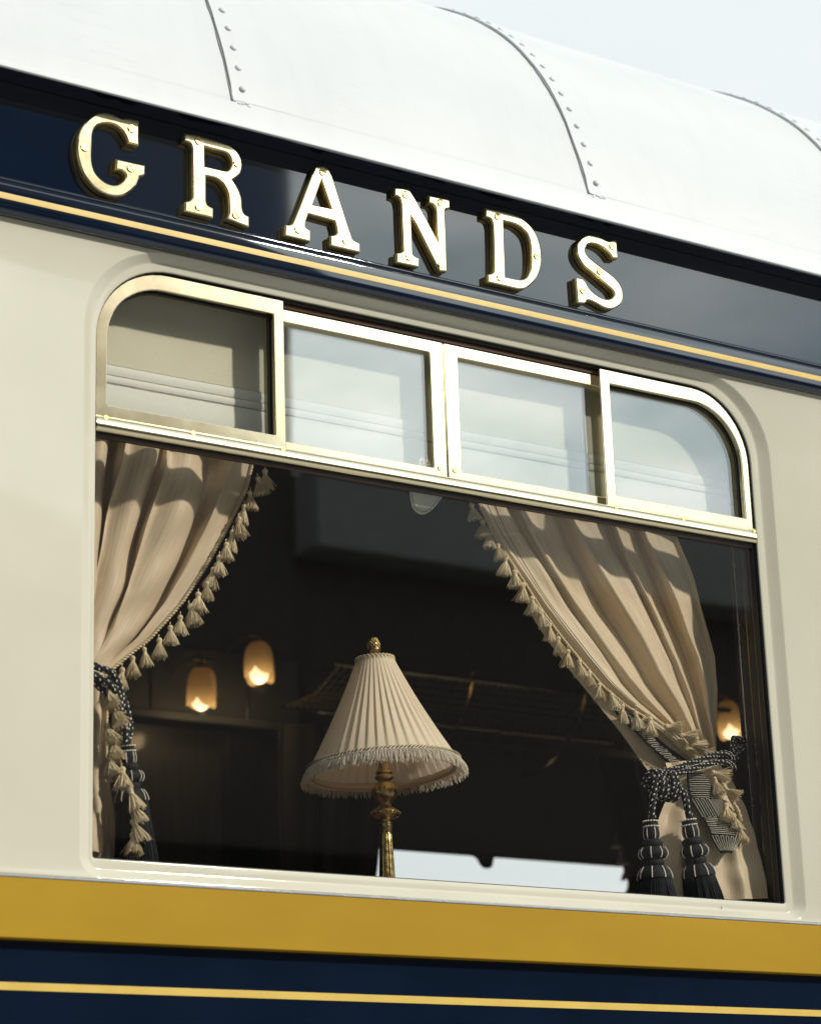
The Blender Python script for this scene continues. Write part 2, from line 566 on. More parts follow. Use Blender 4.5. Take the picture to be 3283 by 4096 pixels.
# ---- upper moulding with its gold line, letterboard
mould = [(.004, .8338), (-.0068, .8322), (-.0092, .8330), (-.0116, .8352), (-.0132, .8388), (-.0141, .8425), (-.01432, .8450), (-.01435, .8610), (-.01432, .8720), (-.0141, .8742), (-.0132, .8756), (-.0115, .8764), (-.0056, .8769), (-.0044, .8778), (-.0044, .8795), (-.0058, .8818), (-.0064, .8842), (-.0056, .8866), (-.0034, .8884), (.004, .8890)]
um = child(sweep(mould, XA, XB).build('upper_moulding', M['navy'], smooth=40))
sweep([(-.0136, .8520), (-.0147, .8522), (-.0148, .8566), (-.0148, .8608), (-.0136, .8610)], XA, XB).build('gold_line', M['gold_line'], um, smooth=0)
child(sweep([(0, .8886), (0, 1.0330), (.02, 1.0330), (.02, .8886)], XA, XB).build('letterboard', M['navy'], smooth=0))

# ---- roof
RP = crom([(-.0410, 1.0272, 0), (-.0428, 1.0280, 0), (-.0434, 1.0300, 0), (-.0425, 1.0380, 0), (-.0398, 1.0520, 0), (-.0345, 1.0725, 0), (-.0245, 1.1016, 0), (-.0126, 1.1389, 0), (.0134, 1.2100, 0),
           (.0457, 1.2760, 0), (.0914, 1.3477, 0), (.1521, 1.4209, 0), (.2293, 1.4910, 0), (.2968, 1.5414, 0), (.3687, 1.5861, 0), (.50, 1.652, 0), (.75, 1.735, 0), (1.05, 1.790, 0), (1.42, 1.812, 0)], 6)
RP = [(p.x, p.y) for p in RP]
mir = [(2.84 - y, z) for y, z in reversed(RP[:-1])]
outer = RP + mir
roof_prof = outer + [(2.84, 1.034), (2.76, 1.20), (2.60, 1.42), (2.2, 1.60), (1.42, 1.70), (.64, 1.60), (.24, 1.42), (.08, 1.20), (.021, 1.0345), (0, 1.0335)]
roof = child(sweep(roof_prof, XA, XB).build('roof', M['white'], smooth=40))

soffit = child(sweep([(-.0404, 1.0262), (-.0404, 1.0274), (-.0012, 1.0330), (-.0012, 1.0300)], XA, XB).build('eave_soffit', M['navy'], smooth=0))

def arc_tab(pts):
    d = [0.0]
    for a, b in zip(pts, pts[1:]): d.append(d[-1] + math.dist(a, b))
    return d
RD = arc_tab(outer)
def roof_at(s):
    for i in range(len(outer) - 1):
        if s <= RD[i + 1]:
            q = (s - RD[i]) / (RD[i + 1] - RD[i]); break
    a, b = outer[i], outer[i + 1]
    t = Vector((0, b[0] - a[0], b[1] - a[1])).normalized()
    nrm = Vector((0, -t.z, t.y))
    return Vector((0, lerp(a[0], b[0], q), lerp(a[1], b[1], q))), nrm
s0 = next(RD[i] for i in range(len(outer)) if outer[i][1] > 1.0720)
s_end = RD[-1] * .5
SEAMS = [-.454, .178, .8095, 1.441, 2.073, 2.705, 3.337]
ns = 60
for k in range(len(SEAMS) - 1):
    xa, xb = SEAMS[k], SEAMS[k + 1]
    us = [0, .004, .010, .022, .045, .09, .2, .5, .8, 1.0]
    mb = MB(); lpl = []
    rnd = random.Random(k)
    for j in range(ns + 1):
        s = lerp(s0, s_end, j / ns)
        p, nr = roof_at(s)
        fade = min(1, (s - s0) / .030 + .10)
        wob = .0007 * math.sin(j * .7 + k) + .0004 * math.sin(j * 1.9 + 2 * k)
        row = [p + Vector((xa + wob, 0, 0)) - nr * .001]
        for u in us:
            x = lerp(xa, xb, u)
            h = (.0009 + .0044 * math.exp(-u * (xb - xa) / .075)) * fade
            h += .0004 * math.sin(x * 9 + j * .31 + k) * fade
            row.append(p + nr * h + Vector((x + (wob if u < .02 else 0), 0, 0)))
        lpl.append(row)
    mb.loops(lpl, closed=False)
    mb.build('roof_panel', M['white'], roof, smooth=50)
    # mastic line along the lap
    pts = []
    for j in range(90):
        s = lerp(s0 - .003, s_end * .80, j / 89)
        p, nr = roof_at(s)
        pts.append(p + nr * .0014 + Vector((xa - .0012 + .0008 * math.sin(j * 1.3 + k) + .0005 * math.sin(j * 3.1), 0, 0)))
    rads = [.0015 + .0008 * math.sin(j * .9 + k * 2) * math.sin(j * .37) for j in range(90)]
    MB().tube(pts, rads, 6).build('seam_sealant', M['sealant'] if 'sealant' in M else M['dark'], roof)
    # little caulk blob where the lap ends
    p, nr = roof_at(s0)
    cb = MB()
    for q in range(5):
        cb.ball(p + Vector((xa + .004 + q * .006 + rnd.uniform(-.002, .002), 0, -.004 + rnd.uniform(-.002, .003))) + nr * .0006, .0045, .0022, .0022)
    cb.build('caulk', M['white'], roof)
rv = MB().lathe([(.0052, -.0004), (.0050, .0008), (.0042, .0018), (.0028, .0026), (.0012, .0029), (.0001, .0030)], 14)
rv_me = mesh('rivet', rv.v, rv.f); rv_me.materials.append(M['white'])
rv_me.polygons.foreach_set('use_smooth', [True] * len(rv_me.polygons))
for xs in SEAMS[:5]:
    s = s0 + .022
    while s < s_end * .80:
        p, nr = roof_at(s)
        o = bpy.data.objects.new('rivet', rv_me); COL.objects.link(o); o.parent = roof
        o.location = p + Vector((xs + .019, 0, 0)) + nr * .0048
        o.rotation_mode = 'QUATERNION'; o.rotation_quaternion = nr.to_track_quat('Z', 'Y')
        s += .0405

# ---- brass letters
LETTERS = {
 'G': ((0.001,0.8951),[[(401,1181,1),(294,1178,0),(237,1172,0),(180,1149,0),(116,1160,0),(32,1177,0),(-60,1179,0),(-151,1156,0),(-228,1116,0),(-311,1039,0),(-380,953,0),(-435,852,0),(-472,740,0),(-487,639,0),(-491,542,0),(-476,436,0),(-447,333,0),(-401,227,0),(-332,140,0),(-241,65,0),(-144,19,0),(-32,0,0),(72,8,0),(163,38,0),(254,103,0),(339,199,0),(381,285,0),(409,368,1),(487,414,1),(491,529,1),(98,524,1),(91,404,1),(155,412,0),(211,384,0),(243,336,0),(233,271,0),(191,206,0),(121,145,0),(51,119,0),(-40,118,0),(-131,152,0),(-215,209,0),(-277,283,0),(-309,372,0),(-320,459,0),(-321,548,0),(-316,708,0),(-313,806,0),(-303,864,0),(-282,918,0),(-227,987,0),(-150,1037,0),(-59,1070,0),(32,1076,0),(117,1051,0),(188,998,0),(245,914,0),(270,849,1),(398,846,1)]],[(-401,598),(308,1049),(296,452)]),
 'R': ((0.1647,0.8956),[[(-483,1157,1),(-333,1179,0),(-240,1175,0),(-54,1168,0),(102,1161,0),(180,1153,0),(274,1119,0),(344,1053,0),(379,985,0),(386,904,0),(365,809,0),(317,730,0),(226,649,1),(276,586,0),(330,508,0),(364,419,0),(374,332,0),(377,258,0),(400,181,0),(435,144,0),(489,126,1),(489,0,1),(191,46,1),(208,116,0),(213,199,0),(203,382,0),(184,453,0),(142,532,0),(81,593,0),(3,627,0),(-90,632,0),(-194,627,1),(-197,232,1),(-186,190,0),(-148,147,0),(-83,125,1),(-84,11,1),(-489,12,1),(-485,119,1),(-416,153,0),(-374,200,0),(-366,253,1),(-365,935,1),(-369,994,0),(-388,1050,0),(-434,1082,0),(-488,1085,1)],[(-206,1078,1),(23,1070,0),(117,1070,0),(187,1053,0),(241,990,0),(260,905,0),(247,819,0),(207,764,0),(144,739,0),(82,735,0),(-209,734,1)]],[(-287,1108),(327,913),(-290,104),(301,111)]),
 'A': ((0.3367,0.8949),[[(-82,1157,1),(5,1189,0),(73,1195,0),(120,1172,1),(173,1072,1),(309,671,1),(452,265,1),(483,185,0),(518,145,0),(608,116,1),(609,9,1),(154,11,1),(153,129,1),(209,148,0),(252,182,0),(266,225,1),(252,317,1),(224,410,1),(-247,428,1),(-302,274,1),(-307,210,0),(-283,168,0),(-225,142,1),(-228,0,1),(-609,4,1),(-602,130,1),(-535,145,0),(-484,179,0),(-454,233,1),(-352,476,1),(-226,797,1),(-136,1025,1)],[(1,1040,1),(181,559,1),(-185,548,1)]],[(24,1114),(-410,117),(392,110)]),
 'N': ((0.5121,0.8935),[[(-465,1155,1),(-325,1180,0),(-235,1182,1),(-149,1070,1),(131,639,1),(273,395,1),(252,666,1),(261,968,1),(247,1032,0),(199,1082,0),(137,1086,1),(140,1166,1),(475,1185,1),(475,1080,1),(398,1043,0),(378,979,1),(379,619,1),(370,36,1),(274,24,1),(215,108,1),(-115,675,1),(-229,821,1),(-232,635,1),(-231,228,1),(-218,157,0),(-178,129,0),(-117,112,1),(-126,7,1),(-475,0,1),(-471,111,1),(-406,132,0),(-359,171,0),(-354,216,1),(-358,533,1),(-359,941,1),(-380,1026,0),(-420,1065,0),(-472,1072,1)]],[(-300,1096),(321,1109),(-285,106),(294,106)]),
 'D': ((0.6767,0.8956),[[(-477,1170,1),(-247,1181,1),(0,1182,0),(123,1165,0),(261,1108,0),(380,1010,0),(455,872,0),(492,720,0),(490,552,0),(451,392,0),(376,239,0),(269,116,0),(166,37,0),(57,5,0),(-66,1,0),(-269,3,1),(-492,0,1),(-491,89,1),(-426,113,0),(-383,154,0),(-372,199,1),(-356,582,1),(-350,945,1),(-370,1020,0),(-409,1062,0),(-482,1071,1)],[(-189,1074,1),(-6,1075,0),(100,1062,0),(206,1015,0),(285,945,0),(328,838,0),(341,695,0),(338,513,0),(317,364,0),(268,238,0),(198,162,0),(97,120,0),(-19,111,0),(-207,108,1)]],[(-281,1094),(422,599),(-289,95)]),
 'S': ((0.8381,0.8959),[[(380,1176,1),(305,1150,0),(255,1129,0),(168,1134,0),(73,1158,0),(-38,1165,0),(-150,1148,0),(-257,1090,0),(-334,1009,0),(-375,919,0),(-381,829,0),(-359,752,0),(-308,681,0),(-234,622,0),(-112,560,0),(41,476,0),(179,402,0),(263,351,0),(306,285,0),(294,221,0),(233,162,0),(143,127,0),(48,128,0),(-60,157,0),(-167,210,0),(-241,276,0),(-284,342,0),(-336,385,1),(-439,374,1),(-429,0,1),(-314,13,1),(-271,68,0),(-215,86,0),(-145,80,0),(-44,53,0),(72,22,0),(176,22,0),(274,55,0),(366,121,0),(421,206,0),(439,291,0),(426,384,0),(368,474,0),(277,544,0),(169,597,0),(15,667,0),(-116,729,0),(-207,784,0),(-257,855,0),(-257,923,0),(-216,1000,0),(-141,1050,0),(-45,1068,0),(66,1057,0),(168,1021,0),(244,968,0),(311,900,1),(384,909,1)]],[(299,1069),(17,590),(-333,197)]),
}
def outline(c):
    n = len(c); out = []
    for i in range(n):
        p0, p1, p2, p3 = c[i - 1], c[i], c[(i + 1) % n], c[(i + 2) % n]
        a = Vector(p1[:2]); b = Vector(p2[:2])
        if p1[2] and p2[2]:
            out.append(a); continue
        m0 = (b - Vector(p0[:2])) * .5 if not p1[2] else (b - a)
        m1 = (Vector(p3[:2]) - a) * .5 if not p2[2] else (b - a)
        for s in range(5):
            t = s / 5
            out.append((2 * t ** 3 - 3 * t * t + 1) * a + (t ** 3 - 2 * t * t + t) * m0 + (-2 * t ** 3 + 3 * t * t) * b + (t ** 3 - t * t) * m1)
    return out

def screw_mesh(name, r, h, slot, mat, ang=0.0):
    mb = MB()
    mb.lathe([(r * 1.0, 0), (r, h * .35), (r * .96, h * .38), (.0001, h * .40)], 20)
    for sg in (0, 1):
        pts = []
        a0 = math.asin(slot / r)
        for k in range(11):
            a = lerp(a0, PI - a0, k / 10) + sg * PI
            pts.append((r * .97 * math.cos(a), r * .97 * math.sin(a)))
        top = [(x * .93, y * .96 + (0 if abs(y) > slot * 1.4 else 0), h) for x, y in pts]
        mb.loops([[(x, y, h * .3) for x, y in pts], [(x, y, h * .85) for x, y in pts], top], True, False, True)
    rot = Matrix.Rotation(ang, 3, 'Z')
    to = Matrix(((1, 0, 0), (0, 0, -1), (0, 1, 0)))
    me_ = mesh(name, [to @ (rot @ Vector(v)) for v in mb.v], mb.f)
    me_.materials.append(mat)
    return me_
SCREWS = [screw_mesh('screw', .0058, .0019, .0011, M['brass_screw'], a) for a in (.4, 1.1, 2.2, 2.9)]
SMALL = [screw_mesh('screw', .0034, .0011, .00045, M['brass_screw'], a) for a in (1.3, .7, 2.0)]

dg = bpy.context.evaluated_depsgraph_get()
sc_i = 0
for ch, ((ox, oz), conts, scr) in LETTERS.items():
    cu = bpy.data.curves.new('letter', 'CURVE')
    cu.dimensions = '2D'; cu.fill_mode = 'BOTH'
    cu.extrude = .0039; cu.bevel_depth = .0022; cu.bevel_resolution = 1
    for c in conts:
        pts = outline([(a * 1e-4, b * 1e-4, f) for a, b, f in c])
        sp_ = cu.splines.new('POLY'); sp_.points.add(len(pts) - 1)
        for q, p in zip(sp_.points, pts): q.co = (p.x, p.y, 0, 1)
        sp_.use_cyclic_u = True
    tmp = bpy.data.objects.new('tmp', cu); COL.objects.link(tmp)
    bpy.context.view_layer.update()
    me = bpy.data.meshes.new_from_object(tmp.evaluated_get(bpy.context.evaluated_depsgraph_get()))
    bpy.data.objects.remove(tmp)
    me.transform(Matrix(((1, 0, 0, 0), (0, 0, -1, 0), (0, 1, 0, 0), (0, 0, 0, 1))))
    me.materials.clear()
    lo = link('letter', me, M['brass_letter'], smooth=22)
    me.materials.append(M['brass_cast'])
    for f in me.polygons:
        if abs(f.normal.y) < .45: f.material_index = 1
    lo['label'] = 'brass capital letter %s screwed to the navy board' % ch
    lo.location = (ox, -.0063, oz)
    child(lo)
    for a, b in scr:
        so = bpy.data.objects.new('screw', SCREWS[sc_i % 4]); COL.objects.link(so); so.parent = lo
        so.location = (a * 1e-4, -.0061, b * 1e-4); sc_i += 1

# ---- window: fixed quarter lights, sliding vents, transom, pane
def frame(name, out_l, in_l, y0, y1, mat, c=.0014, cin=None):
    cin = c if cin is None else cin
    def off(lp, d):
        n = len(lp); res = []
        for i in range(n):
            a, b = Vector(lp[i - 1]), Vector(lp[(i + 1) % n])
            t = (b - a)
            t = t.normalized() if t.length > 1e-7 else Vector((1, 0))
            res.append((lp[i][0] + t.y * d, lp[i][1] - t.x * d))
        return res
    mb = MB()
    mb.loops([at_y(out_l, y1), at_y(out_l, y0 + c), at_y(off(out_l, -c * .35), y0 + c * .35), at_y(off(out_l, -c), y0), at_y(off(in_l, cin), y0), at_y(off(in_l, cin * .35), y0 + cin * .35), at_y(in_l, y0 + cin), at_y(in_l, y1)])
    n = len(out_l); k = 7 * n
    for i in range(n):
        j = (i + 1) % n
        mb.f.append((k + i, k + j, j, i))
    return mb.build(name, mat, smooth=22)

def pane(name, lp, y0, y1, mat, parent):
    mb = MB(); mb.loops([at_y(lp, y0), at_y(lp, y1)], True, True, True)
    return mb.build(name, mat, parent, smooth=20)

def small_screw(parent, x, y, z, k=0):
    so = bpy.data.objects.new('screw', SMALL[k % 3]); COL.objects.link(so); so.parent = parent
    so.location = (x, y, z)
    return so

def local(o):            # child of a carriage part: parts sit at the world origin already
    return o
q = .0012
v1 = child(frame('fixed_vent_frame', rrect(-.0068, .2868, .5848, .8068, q, q, q, .110), rrect(.0105, .2695, .6025, .7830, q, q, q, .086), .016, .043, M['brass']))
pane('vent_pane', rrect(.0085, .2715, .6005, .785, q, q, q, .087), .0300, .0335, M['vent_dark'] if 'vent_dark' in M else M['pane'], v1)
frame('rubber_seal', rrect(.0108, .2692, .6028, .7827, q, q, q, .086), rrect(.0122, .2655, .6036, .7795, q, q, q, .084), .0262, .0298, M['rubber']).parent = v1
v2 = child(frame('sliding_vent_frame', rrect(.2700, .5668, .5858, .7998, q, q, q, q), rrect(.2935, .5424, .6010, .7800, q, q, q, q), .0283, .046, M['brass']))
pane('vent_pane', rrect(.2915, .5444, .599, .782, q, q, q, q), .0365, .040, M['vent_pane'], v2)
v3 = child(frame('sliding_vent_frame', rrect(.5680, .8720, .5858, .7998, q, q, q, q), rrect(.5935, .8530, .6020, .7808, q, q, q, q), .0283, .046, M['brass']))
pane('vent_pane', rrect(.5915, .855, .600, .7828, q, q, q, q), .0365, .040, M['vent_pane'], v3)
v4 = child(frame('fixed_vent_frame', rrect(.8502, 1.1436, .5848, .8068, q, q, .110, q), rrect(.8697, 1.1293, .6035, .7845, q, q, .092, q), .016, .043, M['brass']))
pane('vent_pane', rrect(.8677, 1.1313, .6015, .7865, q, q, .093, q), .0300, .0335, M['vent_pane'], v4)
frame('rubber_seal', rrect(.8700, 1.1290, .6038, .7842, q, q, .092, q), rrect(.8712, 1.1262, .6046, .7815, q, q, .090, q), .0262, .0298, M['rubber']).parent = v4
tr_prof = [(.0300, .5632), (.0150, .5632), (.0122, .5640), (.0102, .5668), (.0096, .5715), (.0102, .5770), (.0118, .5808), (.0130, .5822), (.0138, .5842), (.0300, .5842)]
trans = child(sweep(tr_prof, -.0070, 1.1437).build('transom', M['brass'], smooth=40))
for i, (x, z) in enumerate(((.0072, .5828), (.1380, .5825), (.2790, .5822), (.8640, .5822), (.9960, .5825), (1.1405, .5828))):
    small_screw(trans, x, .0122, z, i)
small_screw(v2, .5530, .0279, .6010, 1); small_screw(v3, .5800, .0279, .6015, 2)
child(sweep([(.0262, .8004), (.0262, .8052), (.0285, .8058), (.0285, .8066), (.0268, .8074), (.0268, .8128), (.060, .8128), (.060, .8004)], .2872, .8498).build('header_rail', M['mahogany'], smooth=20))
# latch on the inner side of the second vent
lt = MB(); lt.ball((.5385, .052, .6135), .0065, .004, .010, 12, 8); lt.tube([(.5385, .046, .611), (.5345, .056, .607), (.530, .058, .606)], .0022, 8)
lt.build('latch', M['brass'], v2)
mp = child(frame('window_gasket', rrect(-.0072, 1.1438, -.0029, .5630, .003, .003, q, q), rrect(-.0050, 1.1405, -.0014, .5585, .003, .003, q, q), .0185, .0302, M['rubber'], c=.0008))
pane('window_pane', rrect(-.0060, 1.1430, -.0022, .5615, .003, .003, q, q), .0222, .0272, M['pane'], mp)
MB().box(-.0036, 1.1420, .0205, .0221, .5575, .5588).build('sealing_strip', M['mahogany'], mp, smooth=0)

child(frame('window_seal', rrect(-.0072, 1.1439, .572, .8087, q, q, .1142, .1142), rrect(-.0050, 1.1425, .5850, .8070, q, q, .1125, .1125), .0185, .0300, M['rubber'], c=.0006))

# ---- inside of the window wall
jx0, jx1, jz0, jz1 = -.0085, 1.1500, -.0300, .870
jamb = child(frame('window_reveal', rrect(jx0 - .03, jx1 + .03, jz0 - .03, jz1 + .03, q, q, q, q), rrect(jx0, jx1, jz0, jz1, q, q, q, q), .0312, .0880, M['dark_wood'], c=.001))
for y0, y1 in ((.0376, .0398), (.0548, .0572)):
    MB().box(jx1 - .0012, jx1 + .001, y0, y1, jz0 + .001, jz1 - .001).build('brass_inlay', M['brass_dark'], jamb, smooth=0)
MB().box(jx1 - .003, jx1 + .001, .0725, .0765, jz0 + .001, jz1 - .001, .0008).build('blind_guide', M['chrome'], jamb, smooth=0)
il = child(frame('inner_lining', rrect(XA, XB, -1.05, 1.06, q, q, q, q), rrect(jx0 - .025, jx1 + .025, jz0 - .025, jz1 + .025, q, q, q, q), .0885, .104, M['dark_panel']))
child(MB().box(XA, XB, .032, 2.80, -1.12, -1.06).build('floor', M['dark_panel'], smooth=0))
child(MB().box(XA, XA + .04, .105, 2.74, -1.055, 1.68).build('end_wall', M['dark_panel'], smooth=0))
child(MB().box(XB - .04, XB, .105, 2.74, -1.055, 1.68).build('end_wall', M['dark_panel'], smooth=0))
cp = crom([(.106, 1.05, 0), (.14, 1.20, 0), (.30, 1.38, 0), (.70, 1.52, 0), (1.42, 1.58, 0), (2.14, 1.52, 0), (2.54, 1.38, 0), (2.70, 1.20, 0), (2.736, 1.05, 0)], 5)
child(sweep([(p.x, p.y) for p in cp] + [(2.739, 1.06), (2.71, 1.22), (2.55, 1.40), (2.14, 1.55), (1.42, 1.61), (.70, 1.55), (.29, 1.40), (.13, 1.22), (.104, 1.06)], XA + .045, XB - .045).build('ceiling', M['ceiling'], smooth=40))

# ---- far wall with its window
FX0, FX1, FZ0, FZ1 = 2.02, 3.19, -.02, .86
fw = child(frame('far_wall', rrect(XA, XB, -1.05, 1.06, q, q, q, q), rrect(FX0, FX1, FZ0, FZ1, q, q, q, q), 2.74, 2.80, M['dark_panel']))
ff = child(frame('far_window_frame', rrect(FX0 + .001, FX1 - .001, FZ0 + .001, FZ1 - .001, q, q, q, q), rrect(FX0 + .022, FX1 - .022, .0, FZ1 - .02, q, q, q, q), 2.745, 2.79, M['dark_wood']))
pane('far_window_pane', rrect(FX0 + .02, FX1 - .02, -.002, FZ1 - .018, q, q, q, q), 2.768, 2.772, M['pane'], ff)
child(sweep([(2.842, -1.62), (2.8405, 1.0335), (2.805, 1.0335), (2.805, .88), (2.803, .88), (2.803, -1.62)], XA, FX0).build('far_side_panel', M['navy'], smooth=0))
child(sweep([(2.842, -1.62), (2.8405, 1.0335), (2.805, 1.0335), (2.805, .88), (2.803, .88), (2.803, -1.62)], FX1, XB).build('far_side_panel', M['navy'], smooth=0))
child(sweep([(2.842, -1.62), (2.842, -.03), (2.803, -.03), (2.803, -1.62)], FX0 + .0005, FX1 - .0005).build('far_side_panel', M['navy'], smooth=0))
child(sweep([(2.842, .87), (2.8405, 1.0335), (2.803, 1.0335), (2.803, .87)], FX0 + .0005, FX1 - .0005).build('far_side_panel', M['navy'], smooth=0))
# frieze panel, ledge and pilasters on the far wall
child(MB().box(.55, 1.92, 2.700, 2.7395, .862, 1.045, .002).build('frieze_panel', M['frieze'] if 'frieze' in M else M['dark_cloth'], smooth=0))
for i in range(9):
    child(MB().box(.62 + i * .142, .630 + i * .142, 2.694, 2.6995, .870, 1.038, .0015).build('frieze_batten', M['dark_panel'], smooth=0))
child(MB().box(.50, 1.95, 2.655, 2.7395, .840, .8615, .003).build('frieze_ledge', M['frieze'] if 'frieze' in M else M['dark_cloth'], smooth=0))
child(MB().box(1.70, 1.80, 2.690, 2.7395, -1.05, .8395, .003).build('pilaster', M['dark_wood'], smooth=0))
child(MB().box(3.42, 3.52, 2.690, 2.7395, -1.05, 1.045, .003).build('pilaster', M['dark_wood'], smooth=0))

# ---- luggage rack over the far window
rack = child(MB().tube([(1.86, 2.42, .975), (3.20, 2.42, .975)], .0075, 10).build('luggage_rack', M['brass_dark']))
MB().tube([(1.86, 2.56, .932), (3.20, 2.56, .932)], .004, 8).build('rail', M['brass_dark'], rack)
MB().tube([(1.86, 2.70, .915), (3.20, 2.70, .915)], .005, 8).build('rail', M['brass_dark'], rack)
for x in (1.96, 2.30, 2.68, 3.06):
    bp_ = crom([(x, 2.735, .80, ), (x, 2.66, .800), (x, 2.56, .835), (x, 2.46, .905), (x, 2.42, .975)], 6)
    MB().tube(bp_, [.0075] * 8 + [.0065] * 8 + [.005] * (len(bp_) - 16), 8).build('bracket', M['brass_dark'], rack)
    MB().ball((x, 2.42, .992), .010, .010, .012).build('bracket_finial', M['brass_dark'], rack)
nt = MB()
for i in range(62):
    x = 1.88 + i * .0212
    nt.tube([(x, 2.425, .970), (x + .01, 2.56, .926), (x, 2.70, .918)], .0019, 3, False)
for j in range(10):
    t = j / 9
    nt.tube([(1.87, lerp(2.425, 2.70, t), lerp(.970, .918, t) - .02 * math.sin(PI * t)), (3.19, lerp(2.425, 2.70, t), lerp(.970, .918, t) - .02 * math.sin(PI * t))], .0019, 3, False)
ntm = nt.build('netting', M['net'], rack); ntm['kind'] = 'stuff'
rod = child(MB().tube([(1.88, 2.665, .858), (3.40, 2.665, .858)], .009, 10).build('curtain_rod', M['brass_dark']))
for x in (1.90, 2.62, 3.38):
    MB().tube([(x, 2.665, .858), (x, 2.735, .858)], .006, 8).build('rod_bracket', M['brass_dark'], rod)

# ================================================================== tassels
def tassel_mesh(seed, n=64, L=.0235):
    rnd = random.Random(seed)
    mb = MB()
    mb.tube([(0, 0, .006), (.0016, 0, .0045), (.0010, 0, .002), (0, 0, 0)], .0009, 5)
    mb.lathe([(.0003, .0008), (.0030, 0), (.0044, -.0022), (.0046, -.0042), (.0038, -.0062), (.0031, -.0070)], 12)
    mb.lathe([(.0033, -.0068), (.0036, -.0074), (.0036, -.0094), (.0033, -.0100)], 12)
    z0 = -.0098
    tip = .0118
    mb.lathe([(.0030, z0), (.0054, z0 - L * .25), (.0074, z0 - L * .6), (.0086, z0 - L * .84), (.0030, z0 - L * .80), (.0002, z0 - L * .78)], 14, mod=lambda a, i: 1 + .07 * math.sin(9 * a + i * 2 + seed))
    for k in range(n):
        a = 2 * PI * (k + rnd.uniform(-.4, .4)) / n
        sp_ = rnd.uniform(.78, 1.12) + (rnd.random() < .07) * .35
        ln = L * rnd.uniform(.90, 1.07)
        tw = rnd.uniform(-.25, .25)
        pts = []
        for t in (0, .25, .55, .8, 1.0):
            r = .0031 + (tip * sp_ - .0031) * (t ** .85)
            aa = a + tw * t * t
            pts.append((r * math.cos(aa), r * math.sin(aa), z0 - ln * t + .0018 * t * t * (sp_ - .8)))
        mb.tube(pts, [.0006, .0006, .0006, .00055, .0004], 3, False)
    me_ = mesh('tassel', mb.v, mb.f)
    me_.materials.append(M['tassel'])
    me_.polygons.foreach_set('use_smooth', [True] * len(me_.polygons))
    return me_
TASSELS = [tassel_mesh(s) for s in range(4)]
trnd = random.Random(5)

def place_tassel(parent, p, tip=None, scale=1.0, sway=.20):
    o = bpy.data.objects.new('tassel', TASSELS[trnd.randrange(4)]); COL.objects.link(o); o.parent = parent
    o.location = p
    d = Vector((trnd.uniform(-sway, sway) + .05, trnd.uniform(-sway, sway), -1)) if tip is None else (Vector(tip) - Vector(p))
    d.normalize()
    o.rotation_mode = 'QUATERNION'
    o.rotation_quaternion = d.to_track_quat('-Z', 'Y') @ Quaternion((0, 0, 1), trnd.uniform(0, 6.28))
    s = scale * trnd.uniform(.90, 1.08)
    o.scale = (s * trnd.uniform(.85, 1.15), s * trnd.uniform(.85, 1.15), s)
    return o

def twist(mb, pts, r, turns, strands=3, sr=None, per=8, n=6, ph=0.0):
    """strands wound round a path"""
    pts = [Vector(p) for p in pts]
    L = arc_tab([tuple(p) for p in pts])
    m = max(8, int(turns * per))
    path = [Vector(poly_at([tuple(p) for p in pts], i / m)) for i in range(m + 1)]
    t0 = (path[1] - path[0]).normalized(); nrm = t0.orthogonal().normalized()
    frs = []
    for i, p in enumerate(path):
        t = (path[min(i + 1, m)] - path[max(i - 1, 0)]).normalized()
        nrm = (nrm - t * nrm.dot(t)).normalized()
        frs.append((p, t, nrm.copy(), t.cross(nrm)))
    for s in range(strands):
        q_ = []
        for i, (p, t, a, b) in enumerate(frs):
            an = 2 * PI * turns * i / m + 2 * PI * s / strands + ph
            q_.append(p + (a * math.cos(an) + b * math.sin(an)) * r)
        mb.tube(q_, sr or r, n)
    return frs

def braid(name, pts, r, parent, mat, y=None):
    mb = MB()
    P = [tuple(p) for p in crom(pts, 5)]
    ln = arc_tab(P)[-1]
    twist(mb, P, r * .55, ln / (r * 4.2), 2, r * .72, 7, 5)
    return mb.build(name, mat, parent, smooth=179)

def rope(parent, pts, r, name='rope', dens=1.0, fleck=True):
    P = [tuple(p) for p in crom(pts, 6)]
    ln = arc_tab(P)[-1]
    turns = ln / (r * 5.2)
    mb = MB()
    frs = twist(mb, P, r * .50, turns, 4, r * .58, 9, 6)
    ro = mb.build(name, M['rope'], parent, smooth=179)
    if fleck:
        fm = MB()
        step = r * 1.55
        k = int(ln / step * dens)
        for row in range(4):
            for i in range(k):
                t = (i + .5 * (row % 2) + .15) / k
                if t >= 1: continue
                idx = min(int(t * (len(frs) - 1)), len(frs) - 2)
                p, tt, a, b = frs[idx]
                an = 2 * PI * row / 4 + 2 * PI * turns * t * .18
                n_ = a * math.cos(an) + b * math.sin(an)
                side_ = tt.cross(n_)
                ax_ = (tt * .86 + side_ * .5).normalized()
                rot = Matrix((ax_.cross(n_).normalized(), n_, ax_)).transposed()
                fm.ball(p + n_ * r * .97, r * .25, r * .17, r * .52, 6, 4, rot)
        fo = fm.build('fleck', M['fleck'], ro, smooth=179)
        fo['kind'] = 'stuff'
    return ro

